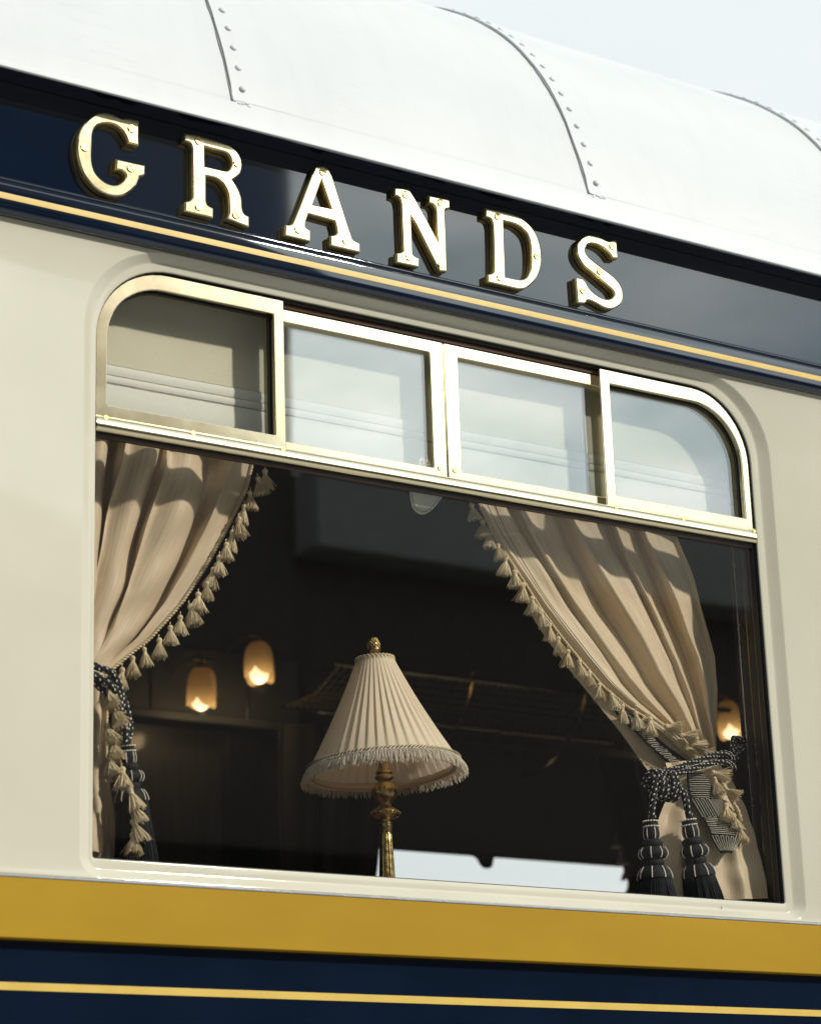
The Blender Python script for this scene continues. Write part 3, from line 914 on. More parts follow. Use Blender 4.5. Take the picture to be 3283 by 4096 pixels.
def key_tassel(parent, top, tip, scale=1.0, name='rope_tassel', sl=1.0):
    """big black tassel with cream cords; local -z runs down it"""
    top = Vector(top); d = (Vector(tip) - top).normalized()
    root = MB()
    k = scale
    root.lathe([(.0080 * k, 0), (.0108 * k, -.0010 * k), (.0110 * k, -.0060 * k), (.0106 * k, -.0100 * k), (.0112 * k, -.0125 * k), (.0124 * k, -.018 * k), (.0120 * k, -.025 * k), (.0100 * k, -.0300 * k),
                (.0130 * k, -.0305 * k), (.0160 * k, -.0330 * k), (.0166 * k, -.0365 * k), (.0155 * k, -.0405 * k), (.0140 * k, -.0420 * k),
                (.0190 * k, -.0440 * k), (.0222 * k, -.0500 * k), (.0222 * k, -.0545 * k), (.0190 * k, -.0590 * k), (.0145 * k, -.0605 * k),
                (.0160 * k, -.0620 * k), (.0168 * k, -.0660 * k), (.0160 * k, -.0700 * k), (.0150 * k, -.0715 * k),
                (.0205 * k, -.0745 * k), (.0248 * k, -.0810 * k), (.0270 * k, -.0880 * k), (.0268 * k, -.0915 * k), (.0230 * k, -.0925 * k)], 28)
    ro = root.build(name, M['rope'], parent, smooth=60)
    ro.location = top
    ro.rotation_mode = 'QUATERNION'
    ro.rotation_quaternion = d.to_track_quat('-Z', 'Y') @ Quaternion((0, 0, 1), .5)
    # beaded collars
    for z in (-.0015, -.0098):
        cm = MB()
        for i in range(16):
            a = 2 * PI * i / 16
            cm.ball((.0114 * k * math.cos(a), .0114 * k * math.sin(a), z * k), .0022 * k, .0022 * k, .0017 * k, 6, 4)
        cm.build('collar_cord', M['fleck'], ro, smooth=179)
    # cords down the swellings
    for prof_ in ([(.0114, -.012), (.0127, -.018), (.0124, -.025), (.0108, -.0295)],
                  [(.0188, -.0430), (.0224, -.0485), (.0230, -.0522), (.0222, -.0560), (.0188, -.0600)],
                  [(.0205, -.0735), (.0250, -.0800), (.0274, -.0875), (.0273, -.0918)]):
        nc = 6 if prof_[0][1] > -.02 else 8
        for i in range(nc):
            a = 2 * PI * (i + .3) / nc
            cm = MB()
            pts = crom([(r_ * k * math.cos(a), r_ * k * math.sin(a), z_ * k) for r_, z_ in prof_], 4)
            twist(cm, pts, .0005 * k, 7, 2, .00062 * k, 6, 4)
            cm.build('cord', M['fleck'], ro, smooth=179)
    sk = MB()
    rnd = random.Random(int(top.x * 1e4))
    sk.lathe([(.0235 * k, -.0905 * k), (.027 * k, -.115 * k * sl), (.031 * k, -.150 * k * sl), (.032 * k, -.172 * k * sl), (.002, -.170 * k * sl)], 24)
    for i in range(90):
        a = 2 * PI * i / 90
        fl = rnd.uniform(.95, 1.1)
        pts = [(.0245 * k * math.cos(a), .0245 * k * math.sin(a), -.0912 * k), (.0285 * k * fl * math.cos(a + .02), .0285 * k * fl * math.sin(a + .02), -.120 * k * sl), (.0325 * k * fl * math.cos(a), .0325 * k * fl * math.sin(a), -.150 * k * sl), (.0345 * k * fl * math.cos(a), .0345 * k * fl * math.sin(a), -.176 * k * sl)]
        twist(sk, pts, .0006 * k, 14, 2, .0008 * k, 5, 4, rnd.uniform(0, 6))
    so = sk.build('skirt', M['rope'], ro, smooth=179); so['kind'] = 'stuff'
    return ro

# ================================================================== left curtain
def fold_cloth(O, I, y0, amp, nf, ph, lat=.45, seed=0, wr=1.0, tube=0.0, ymin=None):
    """surface between outer edge O and inner edge I (xz polylines, top to bottom)"""
    rnd = random.Random(seed)
    h = [(rnd.uniform(.7, 1.3), rnd.uniform(0, 6.28), rnd.uniform(.6, 1.8)) for _ in range(6)]
    def fn(u, v):
        o = poly_at(O, v); i_ = poly_at(I, v)
        uw = u + .035 * math.sin(2 * PI * 1.1 * u + h[0][1] + 1.2 * v) + .018 * math.sin(5.2 * v + h[1][1] + 3 * u)
        th = 2 * PI * nf * uw + ph
        A = amp(v) if callable(amp) else amp
        Y = y0(u, v) if callable(y0) else y0
        edge = min(1, (1 - u) / .10) ** .8
        tb_ = 2.0 * abs(math.sin(th * .5)) ** .75 - 1.15
        g = lerp(math.sin(th), -tb_, tube) + (1 - .5 * tube) * .42 * math.sin(2 * th + h[2][1] + 2.5 * v) + .42 * math.sin(.5 * th + h[3][1] - 3.0 * v) + .16 * math.sin(3.1 * th + 4 * v + h[0][1]) * math.sin(2.3 * v + h[1][1])
        g += .22 * wr * math.sin(9 * v + 5 * u + h[4][1]) * math.sin(3.2 * PI * u) + .10 * wr * math.sin(15 * v - 9 * u + h[2][1]) * math.sin(2 * PI * u + 1)
        lx = lat * A * (math.cos(th) * (.75 + .35 * math.sin(3 * v + h[5][1])))
        w_ = .0016 * wr * math.sin(31 * v + 13 * u + h[1][1]) * math.sin(17 * u + 4 * v)
        yy = Y + (A * g * .62 + w_) * (.15 + .85 * edge)
        if ymin is not None and yy < ymin + .006:       # the cloth lies against the blind instead of passing through it
            yy = ymin + .006 * math.exp((yy - ymin - .006) / .006)
        return Vector((lerp(o[0], i_[0], u) + lx * edge, yy, lerp(o[1], i_[1], u)))
    return fn

CURT_GROUP = None
lc = empty('curtain', (.05, .13, .86), 'gold silk curtain with tassel trim gathered at the left side of the window', 'curtain', 'gold curtains of the near window')
def cchild(o, root):
    o.parent = root
    o.matrix_parent_inverse = Matrix.Translation(-root.location)
    return o
L_EDGE = [(0.3182, 0.8385), (0.2956, 0.6614), (0.2732, 0.5762), (0.2657, 0.5467), (0.255, 0.5246), (0.2446, 0.5044), (0.2343, 0.4843), (0.2239, 0.4645), (0.2126, 0.4445), (0.2015, 0.4248), (0.1894, 0.405), (0.1764, 0.3853), (0.1645, 0.3676), (0.1488, 0.3497), (0.1333, 0.3318), (0.1159, 0.3122), (0.0968, 0.2969), (0.0798, 0.2819), (0.0628, 0.2662), (0.051, 0.253)]
L_OUT = [(-.003, .86), (-.003, .60), (-.003, .45), (-.002, .35), (.004, .29), (.010, .254)]
fl = fold_cloth(L_OUT, L_EDGE, lambda u, v: .114 - .004 * v - .024 * u * (1 - v) , lambda v: lerp(.038, .012, min(1, v * 1.02) ** 3.0), 3.6, 1.2, .8, 3, 2.4, .7, .0755)
mb = MB(); mb.grid(fl, 190, 170)
cchild(mb.build('cloth', M['curtain'], smooth=179, uv=(190, 170)), lc)
LL_EDGE = [(0.0505, 0.252), (0.0504, 0.228), (0.0522, 0.2075), (0.0507, 0.1838), (0.0508, 0.1618), (0.0501, 0.1398), (0.051, 0.1181), (0.0551, 0.0938), (0.0592, 0.0739), (0.0608, 0.0539), (0.0633, 0.0326), (0.0642, 0.0112), (0.0653, -0.0097)]
LL_OUT = [(.006, .252), (.002, .19), (-.002, .09), (-.003, -.01)]
fl2 = fold_cloth(LL_OUT, LL_EDGE, lambda u, v: .100 - .010 * v, lambda v: lerp(.008, .013, v), 2.0, 2.6, .5, 8, .8)
mb = MB(); mb.grid(fl2, 80, 70)
cchild(mb.build('cloth', M['curtain'], smooth=179, uv=(80, 70)), lc)
# front fold with its turned hem
fh_o = [(-.003, .252), (-.003, .19), (-.003, .11), (-.003, .014)]
fh_i = [(.030, .252), (.026, .19), (.0263, .10), (.031, .043), (.0326, .0155)]
fl3 = fold_cloth(fh_o, fh_i, lambda u, v: .076 + .016 * (1 - v) - .010 * math.sin(PI * u), lambda v: .004, 1.0, .3, .4, 4, .6)
mb = MB(); mb.grid(fl3, 40, 50)
cchild(mb.build('cloth', M['curtain'], smooth=179, uv=(40, 50)), lc)
ed = [fl(1.0, v / 60) for v in range(14, 61)]
cchild(braid('braid', [p + Vector((.001, -.003, -.001)) for p in ed], .0024, None, M['tassel']), lc)
ed2 = [fl2(1.0, v / 30) for v in range(0, 31)]
cchild(braid('braid', [p + Vector((.001, -.002, 0)) for p in ed2], .0022, None, M['tassel']), lc)
LT_HEAD = [(0.2879, 0.5733), (0.2763, 0.5601), (0.2636, 0.5375), (0.2542, 0.5165), (0.2457, 0.4966), (0.2354, 0.4766), (0.2251, 0.4569), (0.2138, 0.437), (0.2047, 0.4185), (0.1936, 0.397), (0.1806, 0.3801), (0.1677, 0.3615), (0.1529, 0.3445), (0.1374, 0.3285), (0.121, 0.309), (0.098, 0.2941), (0.081, 0.28), (0.0661, 0.2628)]
for x, z in LT_HEAD:
    cchild(place_tassel(None, (x, .078, z), scale=.88), lc)
LL_HEAD = [(0.0367, 0.2261), (0.0416, 0.203), (0.0337, 0.1803), (0.0433, 0.16), (0.0371, 0.1369), (0.0491, 0.122), (0.058, 0.0966), (0.0628, 0.0783), (0.0637, 0.0554), (0.0646, 0.0382)]
LL_TIP = [(0.0352, 0.2038), (0.0456, 0.1828), (0.0339, 0.1584), (0.0411, 0.1387), (0.0358, 0.1137), (0.0477, 0.0944), (0.0669, 0.0713), (0.0733, 0.0502), (0.0741, 0.0274), (0.0631, 0.0089)]
for i, ((x, z), (tx, tz)) in enumerate(zip(LL_HEAD, LL_TIP)):
    lean = -.030 if i < 5 else -.008
    cchild(place_tassel(None, (x, .060 if i < 5 else .044, z), (tx, (.060 if i < 5 else .042) + lean * .5, tz), .98), lc)

# left rope tieback
lt = empty('rope_tieback', (.02, .07, .25), 'black and white rope tieback with one tassel on the left curtain', 'tieback', 'rope tiebacks')
LR1 = [(-0.0412, 0.2627), (0.0092, 0.2564), (0.0235, 0.2536), (0.0403, 0.2493), (0.0492, 0.2385), (0.0557, 0.2214), (0.0613, 0.2043), (0.0662, 0.19), (0.0662, 0.1725), (0.063, 0.156)]
LR2 = [(-0.0412, 0.2499), (0.0068, 0.2433), (0.0212, 0.239), (0.0339, 0.2329), (0.0443, 0.2236), (0.0499, 0.2096), (0.0532, 0.1937), (0.0564, 0.1794), (0.0589, 0.165), (0.0597, 0.1555)]
LR3 = [(-0.0411, 0.2401), (0.0118, 0.2345), (0.0245, 0.2292), (0.0357, 0.2214), (0.0435, 0.2086), (0.0484, 0.1939), (0.0543, 0.1791)]
for pl, y in ((LR1, .059), (LR2, .054), (LR3, .062)):
    cchild(rope(None, [(x, y + (.02 if i == 0 else 0), z) for i, (x, z) in enumerate(pl)], .0048), lt)
cchild(key_tassel(None, (0.0668, .064, 0.1562), (0.0815, .072, 0.0367), .80, sl=1.2), lt)

# ================================================================== right curtain
rc = empty('curtain', (.95, .14, .86), 'gold silk curtain with wide embroidered border swept to the right side of the window', 'curtain', 'gold curtains of the near window')
R_EDGE = [(0.6134, 0.8385), (0.64, 0.6417), (0.6611, 0.581), (0.6844, 0.5394), (0.7097, 0.5049), (0.7398, 0.4683), (0.7698, 0.4287), (0.8033, 0.3922), (0.8403, 0.3559), (0.8776, 0.3222), (0.9191, 0.2966), (0.9616, 0.2791), (0.9912, 0.2656), (1.0237, 0.244), (1.0567, 0.2252)]
R_OUT = [(1.0121, 0.8386), (1.0337, 0.6614), (1.0536, 0.5819), (1.0803, 0.5195), (1.1031, 0.454), (1.1203, 0.3997), (1.1218, 0.3463), (1.1174, 0.2983), (1.1146, 0.2286)]
fr = fold_cloth(R_OUT, R_EDGE, lambda u, v: .113 - .024 * u, lambda v: lerp(.030, .011, min(1, v * 1.0) ** 3.2), 4.7, .4, .75, 21, 1.1, .85, .0755)
mb = MB(); mb.grid(fr, 230, 170)
cchild(mb.build('cloth', M['curtain'], smooth=179, uv=(230, 170)), rc)
# stitched seam lines along the leading edge
for du in (.925, .94):
    pts = [fr(du, v / 60) + Vector((0, -.0006, 0)) for v in range(16, 50)]
    cchild(MB().tube(crom(pts, 2), .0005, 4).build('stitching', M['braid_grey'], smooth=179), rc)
# border that turns behind the tassel line
R_HEM = [(0.6677, 0.6024), (0.712, 0.5188), (0.7506, 0.4584), (0.7707, 0.4148), (0.7918, 0.3874), (0.8347, 0.3395), (0.8844, 0.292), (0.9219, 0.2578), (0.9593, 0.218), (0.9748, 0.2019)]
R_IN = [(0.7021, 0.5827), (0.7414, 0.504), (0.7808, 0.4351), (0.8152, 0.3908), (0.8546, 0.3514), (0.894, 0.3219), (0.9382, 0.2924), (0.9825, 0.2727), (1.0317, 0.2432), (1.0593, 0.2206)]
fb = lambda u, v: Vector((lerp(poly_at(R_HEM, v)[0], poly_at(R_IN, v)[0], u), .106 - .010 * u + .003 * math.sin(7 * v + 4 * u) - .005 * math.sin(PI * u), lerp(poly_at(R_HEM, v)[1], poly_at(R_IN, v)[1], u)))
mb = MB(); mb.grid(fb, 24, 90)
cchild(mb.build('border_cloth', M['curtain'], smooth=179, uv=(24, 90)), rc)

def serpentine(poly_l, poly_r, y, n, amp_in=.12, m=6, wave=0.0, vr=(0, 1)):
    pts = []
    for i in range(n + 1):
        t = i / n
        a = Vector((*poly_at(poly_l, t),)); b = Vector((*poly_at(poly_r, t),))
        e0, e1 = a.lerp(b, amp_in), a.lerp(b, 1 - amp_in)
        seq_ = [e0, e1] if i % 2 == 0 else [e1, e0]
        for s in range(m):
            p = seq_[0].lerp(seq_[1], s / (m - 1))
            uu = lerp(amp_in, 1 - amp_in, s / (m - 1)) if i % 2 == 0 else lerp(1 - amp_in, amp_in, s / (m - 1))
            pts.append((p.x, y(t) - wave * (.0035 * math.sin(PI * uu) - .0015 * math.sin(9 * lerp(*vr, t) + 3 * uu)), p.y))
    return pts

def band(l_, r_, yf, parent, nser, w=.0018, up=False):
    fn = lambda u, v: Vector((lerp(poly_at(l_, v)[0], poly_at(r_, v)[0], u), yf(v) + .0012 - .0035 * math.sin(PI * u) + .0015 * math.sin(9 * v + 3 * u), lerp(poly_at(l_, v)[1], poly_at(r_, v)[1], u)))
    mb_ = MB(); mb_.grid(fn, 6, 30)
    bo = mb_.build('embroidered_band', M['rope'], None, smooth=179)
    cchild(bo, parent)
    return bo

BU_L = [(0.8989, 0.2875), (0.9377, 0.2585), (0.9619, 0.2384), (0.9906, 0.2204), (1.0155, 0.207)]
BU_R = [(0.9382, 0.2835), (0.9747, 0.258), (0.9975, 0.2442), (1.0287, 0.2265), (1.0539, 0.2127)]
bo = band(BU_L, BU_R, lambda v: .0905, rc, 0)
BU_M = [(0.9215, 0.286), (0.9609, 0.2585), (0.9835, 0.2417), (1.0121, 0.224), (1.0347, 0.2102)]
so = MB().tube(serpentine(BU_L, BU_M, lambda t: .0876, 30), .0009, 5).build('soutache_cord', M['soutache'], bo, smooth=179)
tape = [(0.948, 0.2766), (0.9712, 0.2681), (0.994, 0.2564), (1.0187, 0.2397), (1.0395, 0.2259), (1.0567, 0.2176)]
tp = MB()
for row in range(5):
    pts = [(x + row * .0019, .0845 - .0006 * (row % 2), z + row * .0026) for x, z in tape]
    twist(tp, crom(pts, 4), .0008, 34, 2, .0011, 6, 4, row * 1.3)
cchild(tp.build('woven_tape', M['tassel'], smooth=179), rc)

# lower part, below the tieback
RLo = [(0.9924, 0.2137), (0.9949, 0.1679), (0.9828, 0.1518), (0.9704, 0.1307), (0.9503, 0.091), (0.9321, 0.0485), (0.9233, 0.0152), (0.9196, -0.0077)]
RRi = [(1.098, .228), (1.1080, .2067), (1.1200, .1900), (1.1250, .1720), (1.1350, .1440), (1.1410, .1100), (1.1440, .0750), (1.1465, .0345), (1.1450, .010)]
fr2 = fold_cloth(RRi, RLo, lambda u, v: lerp(.088, .043, v ** .8) + u * .040 * v + .004 * math.sin(2 * PI * u), lambda v: lerp(.006, .010, v), 2.1, 2.0, .4, 12, .7)
mb = MB(); mb.grid(fr2, 90, 80)
cchild(mb.build('cloth', M['curtain'], smooth=179, uv=(90, 80)), rc)
BL_L = [(1.0152, 0.1988), (1.0123, 0.159), (1.0233, 0.1362), (1.0384, 0.1103), (1.0457, 0.094), (1.059, 0.073)]
BL_R = [(1.0483, 0.2008), (1.0695, 0.165), (1.0852, 0.1423), (1.1051, 0.1181), (1.1092, 0.1067), (1.0787, 0.0734)]
yl = lambda v: lerp(.066, .050, v)
bo2 = band(BL_L, BL_R, yl, rc, 0)
def sub(pl, a, b): return [poly_at(pl, lerp(a, b, i / 5)) for i in range(6)]
for a, b, n in ((.02, .30, 11), (.56, .74, 8)):
    MB().tube(serpentine(sub(BL_L, a, b), sub(BL_R, a, b), lambda t, a=a, b=b: yl(lerp(a, b, t)) - .0006, n, .06, wave=1.0, vr=(a, b)), .0009, 5).build('soutache_cord', M['soutache'], bo2, smooth=179)
for (u0, u1, a, b, n) in ((.04, .50, .31, .55, 6), (.54, .96, .31, .55, 7), (.05, .95, .76, .97, 11)):
    pts = []
    for i in range(n + 1):
        uu = lerp(u0, u1, i / n)
        ends = [a + .01, b - .01] if i % 2 == 0 else [b - .01, a + .01]
        for s in range(6):
            t = lerp(ends[0], ends[1], s / 5)
            l_, r_ = poly_at(BL_L, t), poly_at(BL_R, t)
            pts.append((lerp(l_[0], r_[0], uu), yl(t) - .0006 - .0035 * math.sin(PI * uu) + .0015 * math.sin(9 * t + 3 * uu), lerp(l_[1], r_[1], uu)))
    MB().tube(pts, .0009, 5).build('soutache_cord', M['soutache'], bo2, smooth=179)
ed = [fr(1.0, v / 60) for v in range(12, 61)]
cchild(braid('braid', [p + Vector((-.001, -.003, -.001)) for p in ed], .0022, None, M['tassel']), rc)
RT_HEAD = [(0.6415, 0.574), (0.6609, 0.551), (0.6728, 0.5352), (0.6862, 0.5181), (0.7011, 0.4998), (0.7161, 0.4807), (0.7311, 0.4633), (0.745, 0.4434), (0.761, 0.4252), (0.7761, 0.4063), (0.791, 0.3865), (0.8085, 0.3689), (0.8281, 0.3549), (0.8461, 0.3394), (0.8638, 0.3223), (0.886, 0.3091), (0.9067, 0.2944), (0.9311, 0.2854), (0.9586, 0.2792)]
for x, z in RT_HEAD:
    cchild(place_tassel(None, (x, .0775, z), scale=.84), rc)
for (x, z), (tx, tz) in zip([(0.9831, 0.2669), (1.0095, 0.2558), (1.0291, 0.2426), (1.0418, 0.2302)], [(1.012, 0.2642), (1.0351, 0.2527), (1.0512, 0.2391), (1.0623, 0.2265)]):
    cchild(place_tassel(None, (x, .074, z), (tx, .066, tz), .88), rc)
cchild(braid('braid', [(x, .062, z) for x, z in [(1.0596, 0.2027), (1.0717, 0.1899), (1.0879, 0.1741), (1.0975, 0.1576), (1.1083, 0.1433), (1.1132, 0.1271)]], .003, None, M['tassel']), rc)
for (x, z), (tx, tz) in zip([(1.0551, 0.1993), (1.0619, 0.1921), (1.0786, 0.1769), (1.0813, 0.1522), (1.0948, 0.1373), (1.1042, 0.1206)], [(1.0785, 0.1929), (1.0632, 0.164), (1.1015, 0.1621), (1.0757, 0.1292), (1.0909, 0.1097), (1.1011, 0.0888)]):
    cchild(place_tassel(None, (x, .058, z), (tx, .050, tz), .95), rc)

# right rope tieback
rt = empty('rope_tieback', (1.08, .10, .22), 'black and white rope tieback with two hanging tassels on the right curtain', 'tieback', 'rope tiebacks')
RR = [[(1.1146, 0.224), (1.0872, 0.2286), (1.0603, 0.2247), (1.0333, 0.2156), (1.0064, 0.2066), (0.9775, 0.1958), (0.9471, 0.1891), (0.9268, 0.182)],
      [(1.1127, 0.2115), (1.0815, 0.2136), (1.0549, 0.2113), (1.0257, 0.203), (0.9968, 0.1939), (0.9682, 0.1849), (0.9381, 0.18), (0.9248, 0.1731)]]
for i, pl in enumerate(RR):
    cchild(rope(None, [(x, .052 - .004 * i + (.02 if j == 0 else 0), z) for j, (x, z) in enumerate(pl)], .0043), rt)
for pl in ([(1.163, 0.2647), (1.1448, 0.2658), (1.1304, 0.2566), (1.1245, 0.2421)], [(1.1618, 0.2522), (1.1481, 0.252), (1.1338, 0.2446), (1.126, 0.2334)], [(1.1588, 0.2501), (1.147, 0.2383), (1.1332, 0.2304), (1.1204, 0.2245)]):
    cchild(rope(None, [(x - .020 * (1 if j < 2 else .8), .068 + .010 * (j < 2), z - .004) for j, (x, z) in enumerate(pl)], .0040), rt)
# the knot: turns of rope round the end of the band
hel = []
for i in range(70):
    a = 2 * PI * 4.2 * i / 69
    hel.append((0.9312 + 0.0493 * i / 69 + .002 * math.sin(a * .5), .052 + .015 * math.cos(a), 0.1689 + .0195 * math.sin(a)))
cchild(rope(None, hel[::2], .0048, dens=1.0), rt)
T1 = [(0.9317, 0.179), (0.9305, 0.1645), (0.926, 0.1476), (0.9225, 0.1307), (0.9214, 0.1126)]
T2 = [(0.9622, 0.1741), (0.9711, 0.1692), (0.9814, 0.1633), (0.9876, 0.1487), (0.9906, 0.1339), (0.9934, 0.12)]
for pl in (T1, T2):
    cchild(rope(None, [(x, .042, z) for x, z in pl], .0050), rt)
cchild(key_tassel(None, (0.9214, .046, 0.1129), (0.9228, .046, 0.0244), .95), rt)
cchild(key_tassel(None, (0.9937, .046, 0.12), (1.0074, .045, 0.0274), .95), rt)

# ================================================================== table, lamp
tb = empty('dining_table', (.57, .45, -1.06), 'dark dining table under the lamp, edge hidden behind the window sill', 'table')
def kids(root, o):
    o.parent = root; o.matrix_parent_inverse = Matrix.Translation(-root.location); return o
kids(tb, MB().box(.17, .97, .150, .84, -.095, -.060, .004).build('table_top', M['mahogany'], smooth=30))
kids(tb, MB().lathe([(.03, -.0955), (.035, -.2), (.022, -.5), (.03, -.9), (.16, -1.02), (.17, -1.058)], 20, (.57, .50, 0)).build('pedestal', M['dark_wood']))

LX, LY = .5662, .22
lamp = empty('table_lamp', (LX, LY, -.0598), 'brass table lamp with pleated cream shade, silk fringe and acorn finial', 'lamp')
LZ = .0598
lk = lambda o: kids(lamp, o)
st = MB()
flute = lambda a, i: 1.0
st.lathe([(.065, -.0595), (.066, -.052), (.050, -.046), (.046, -.040), (.024, -.030), (.016, -.020), (.0142, -.008)], 32, (LX, LY, 0))
lk(st.build('foot', M['brass_old']))
col = MB()
zz = [(-.009, .0128), (.02, .0118), (.05, .0108), (.075, .0098), (.0955, .0090), (.098, .0078), (.100, .0075)]
col.lathe([(r, z) for z, r in zz], 60, (LX, LY, 0), mod=lambda a, i: 1 + (.085 * (abs(math.sin(5 * a)) - .5) if i < 5 else 0))
lk(col.build('fluted_column', M['brass_old'], smooth=50))
nk = MB()
nk.lathe([(.0088, .0995), (.0092, .1045), (.0100, .1060), (.0104, .1085), (.0098, .1110), (.0105, .1122), (.0098, .1140), (.0076, .1150), (.0080, .1175), (.0130, .1195), (.0195, .1225), (.0212, .1262), (.0205, .1295), (.0180, .1325), (.0130, .1352), (.0100, .1375), (.0085, .1405)], 36, (LX, LY, 0))
lk(nk.build('collar', M['brass_old'], smooth=50))
for_b = MB()
for i in range(22):
    a = 2 * PI * i / 22
    for_b.ball((LX + .0212 * math.cos(a), LY + .0212 * math.sin(a), .1275), .0021, .0021, .0019, 6, 4)
lk(for_b.build('bead_ring', M['brass_old'], smooth=179))
bl = MB()
bl.lathe([(.0085, .1400), (.0098, .1430), (.0125, .1460), (.0160, .1510), (.0174, .1570), (.0166, .1640), (.0130, .1710), (.0090, .1745), (.0080, .1760)], 36, (LX, LY, 0))
bulb_o = lk(bl.build('baluster', M['brass_old'], smooth=60))
for i in range(9):
    a = 2 * PI * i / 9
    lf = MB()
    pr = [(.0112, .1445, .0), (.0142, .1475, .42), (.0172, .1520, .48), (.0184, .1575, .36), (.0180, .1635, .14), (.0172, .1660, 0)]
    rows = []
    for r, z, w in pr:
        rows.append([(LX + (r + (.0013 if k == 1 else 0)) * math.cos(a + (k - 1) * w * .75), LY + (r + (.0013 if k == 1 else 0)) * math.sin(a + (k - 1) * w * .75), z) for k in range(3)])
    lf.loops(rows, False)
    kids(lamp, lf.build('acanthus_leaf', M['brass_old'], smooth=40))
up = MB()
up.lathe([(.0078, .1755), (.0125, .1775), (.0138, .1805), (.0132, .1830), (.0105, .1850), (.0128, .1870), (.0120, .1895), (.0085, .1915), (.0078, .2000), (.0090, .2050), (.0085, .2130), (.0040, .2180), (.0030, .2400), (.0028, .365)], 28, (LX, LY, 0))
lk(up.build('stem', M['brass_old'], smooth=50))

# shade: its own axis, leaning a little
SH = .163
sh_top = Vector((LX - .0060, LY + .0075, .3615))
sh_bot = Vector((LX - .0005, LY, .1965))
ax = (sh_top - sh_bot).normalized()
SROT = Vector((0, 0, 1)).rotation_difference(ax).to_matrix()
H = (sh_top - sh_bot).length
R0, R1 = .1105, .0272
NP = 42
def shade_mod(a, i):
    t = i / 16
    am = .014 + .030 * math.sin(PI * min(1, t * 1.05)) if t < .95 else .012
    s_ = (a * NP / (2 * PI) + .11 * math.sin(3 * a + 1)) % 1.0
    s_ = 1 - s_
    saw = (s_ / .74) if s_ < .74 else (1 - s_) / .26
    return 1 + am * (saw - .5) + .006 * math.sin(5 * a + 2) * math.sin(PI * t)
sm = MB()
sm_prof = [(lerp(R0, R1, t) - .004 * math.sin(PI * t), H * t) for t in [k / 16 for k in range(17)]]
lps = []
for i, (r, z) in enumerate(sm_prof):
    lps.append([sh_bot + SROT @ Vector((r * shade_mod(2 * PI * k / 460, i) * math.cos(2 * PI * k / 460), r * shade_mod(2 * PI * k / 460, i) * math.sin(2 * PI * k / 460), z)) for k in range(460)])
sm.loops(lps)
shade = lk(sm.build('pleated_shade', M['shade'], smooth=30))
def ring_pt(a, r, z): return sh_bot + SROT @ Vector((r * math.cos(a), r * math.sin(a), z))
def lk2(o): 
    o.parent = shade; return o
lk2(MB().tube([ring_pt(2 * PI * k / 96, R0 - .006, -.0085) for k in range(97)], .0034, 8, False).build('wire_ring', M['lining']))
MB_top = MB(); MB_top.lathe([(R1 - .001, 0), (R1 - .0005, .0006), (.004, .0006)], 40, sh_bot + SROT @ Vector((0, 0, H)), ax=SROT)
lk2(MB_top.build('top_ring', M['lining']))
# looped gimp round the top
gm = MB()
for i in range(30):
    a0 = 2 * PI * i / 30
    pts = []
    for k in range(15):
        t = k / 14
        th = lerp(-.35 * PI, 2.35 * PI, t)
        pts.append(ring_pt(a0 + .088 * math.cos(th), R1 + .0020 - .0004 * math.sin(th), H - .0055 + .0055 * math.sin(th)))
    gm.tube(pts, .0014, 5, False)
lk2(gm.build('gimp_trim', M['tassel'], smooth=179))
# plaited braid above the fringe
pb = MB()
for i in range(120):
    a = 2 * PI * i / 120
    for sg in (-1, 1):
        p0, p1 = ring_pt(a, R0 + .0022, .0015 + sg * .0006), ring_pt(a + .06, R0 + .0028, .0015 + sg * .0046)
        pb.tube([p0, p0.lerp(p1, .5) + (p0 - sh_bot).normalized() * .0011, p1], [.0007, .0013, .0006], 5)
lk2(pb.build('plaited_braid', M['braid_grey'], smooth=179))
# fringe
fm = MB()
rnd = random.Random(77)
fm.loops([[ring_pt(2 * PI * k / 120, R0 + .0006 + j * .0014 + .0006 * math.sin(k * 2.3 + j), -.0005 - .0105 * j / 4) for k in range(120)] for j in range(5)])
for i in range(1100):
    a = 2 * PI * i / 1100 + rnd.uniform(-.006, .006)
    ln = rnd.uniform(.0145, .0225)
    out_ = rnd.uniform(.006, .0125)
    cu_ = rnd.uniform(-.03, .03)
    b0 = rnd.uniform(0, .0015)
    pts = [ring_pt(a, R0 + .0016 + b0, .0015), ring_pt(a + cu_ * .3, R0 + .0040 + out_ * .35, -ln * .35), ring_pt(a + cu_ * .8, R0 + .002 + out_ * .8, -ln * .72), ring_pt(a + cu_ * (1 + rnd.uniform(-.5, .6)), R0 + .001 + out_, -ln)]
    fm.tube(pts, [.0006, .0006, .00055, .0004], 3, False)
fo = fm.build('fringe', M['fringe'], smooth=179); fo['kind'] = 'stuff'; fo.parent = shade
# acorn finial
fin = MB()
fz = sh_top
fin.lathe([(.0030, -.001), (.0028, .0045), (.0046, .0058), (.0082, .0085), (.0098, .0120), (.0100, .0142), (.0088, .0150)], 24, fz, mod=lambda a, i: 1 + (.05 * math.sin(8 * a) if 2 < i < 6 else 0), ax=SROT)
fo = lk(fin.build('acorn_finial', M['brass_old'], smooth=60))
nut = MB()
nut.lathe([(.0084, .0145), (.0086, .0175), (.0082, .0215), (.0068, .0262), (.0044, .0296), (.0010, .0312)], 18, fz, ax=SROT)
for j in range(6):
    z = .0165 + j * .0026
    r = (.0087, .0088, .0083, .0075, .0063, .0047)[j]
    for i in range(10):
        a = 2 * PI * (i + .5 * (j % 2)) / 10
        nut.ball(fz + SROT @ Vector((r * math.cos(a), r * math.sin(a), z)), .0021, .0021, .0019, 6, 4)
nut.build('acorn_nut', M['brass_old'], smooth=60).parent = fo

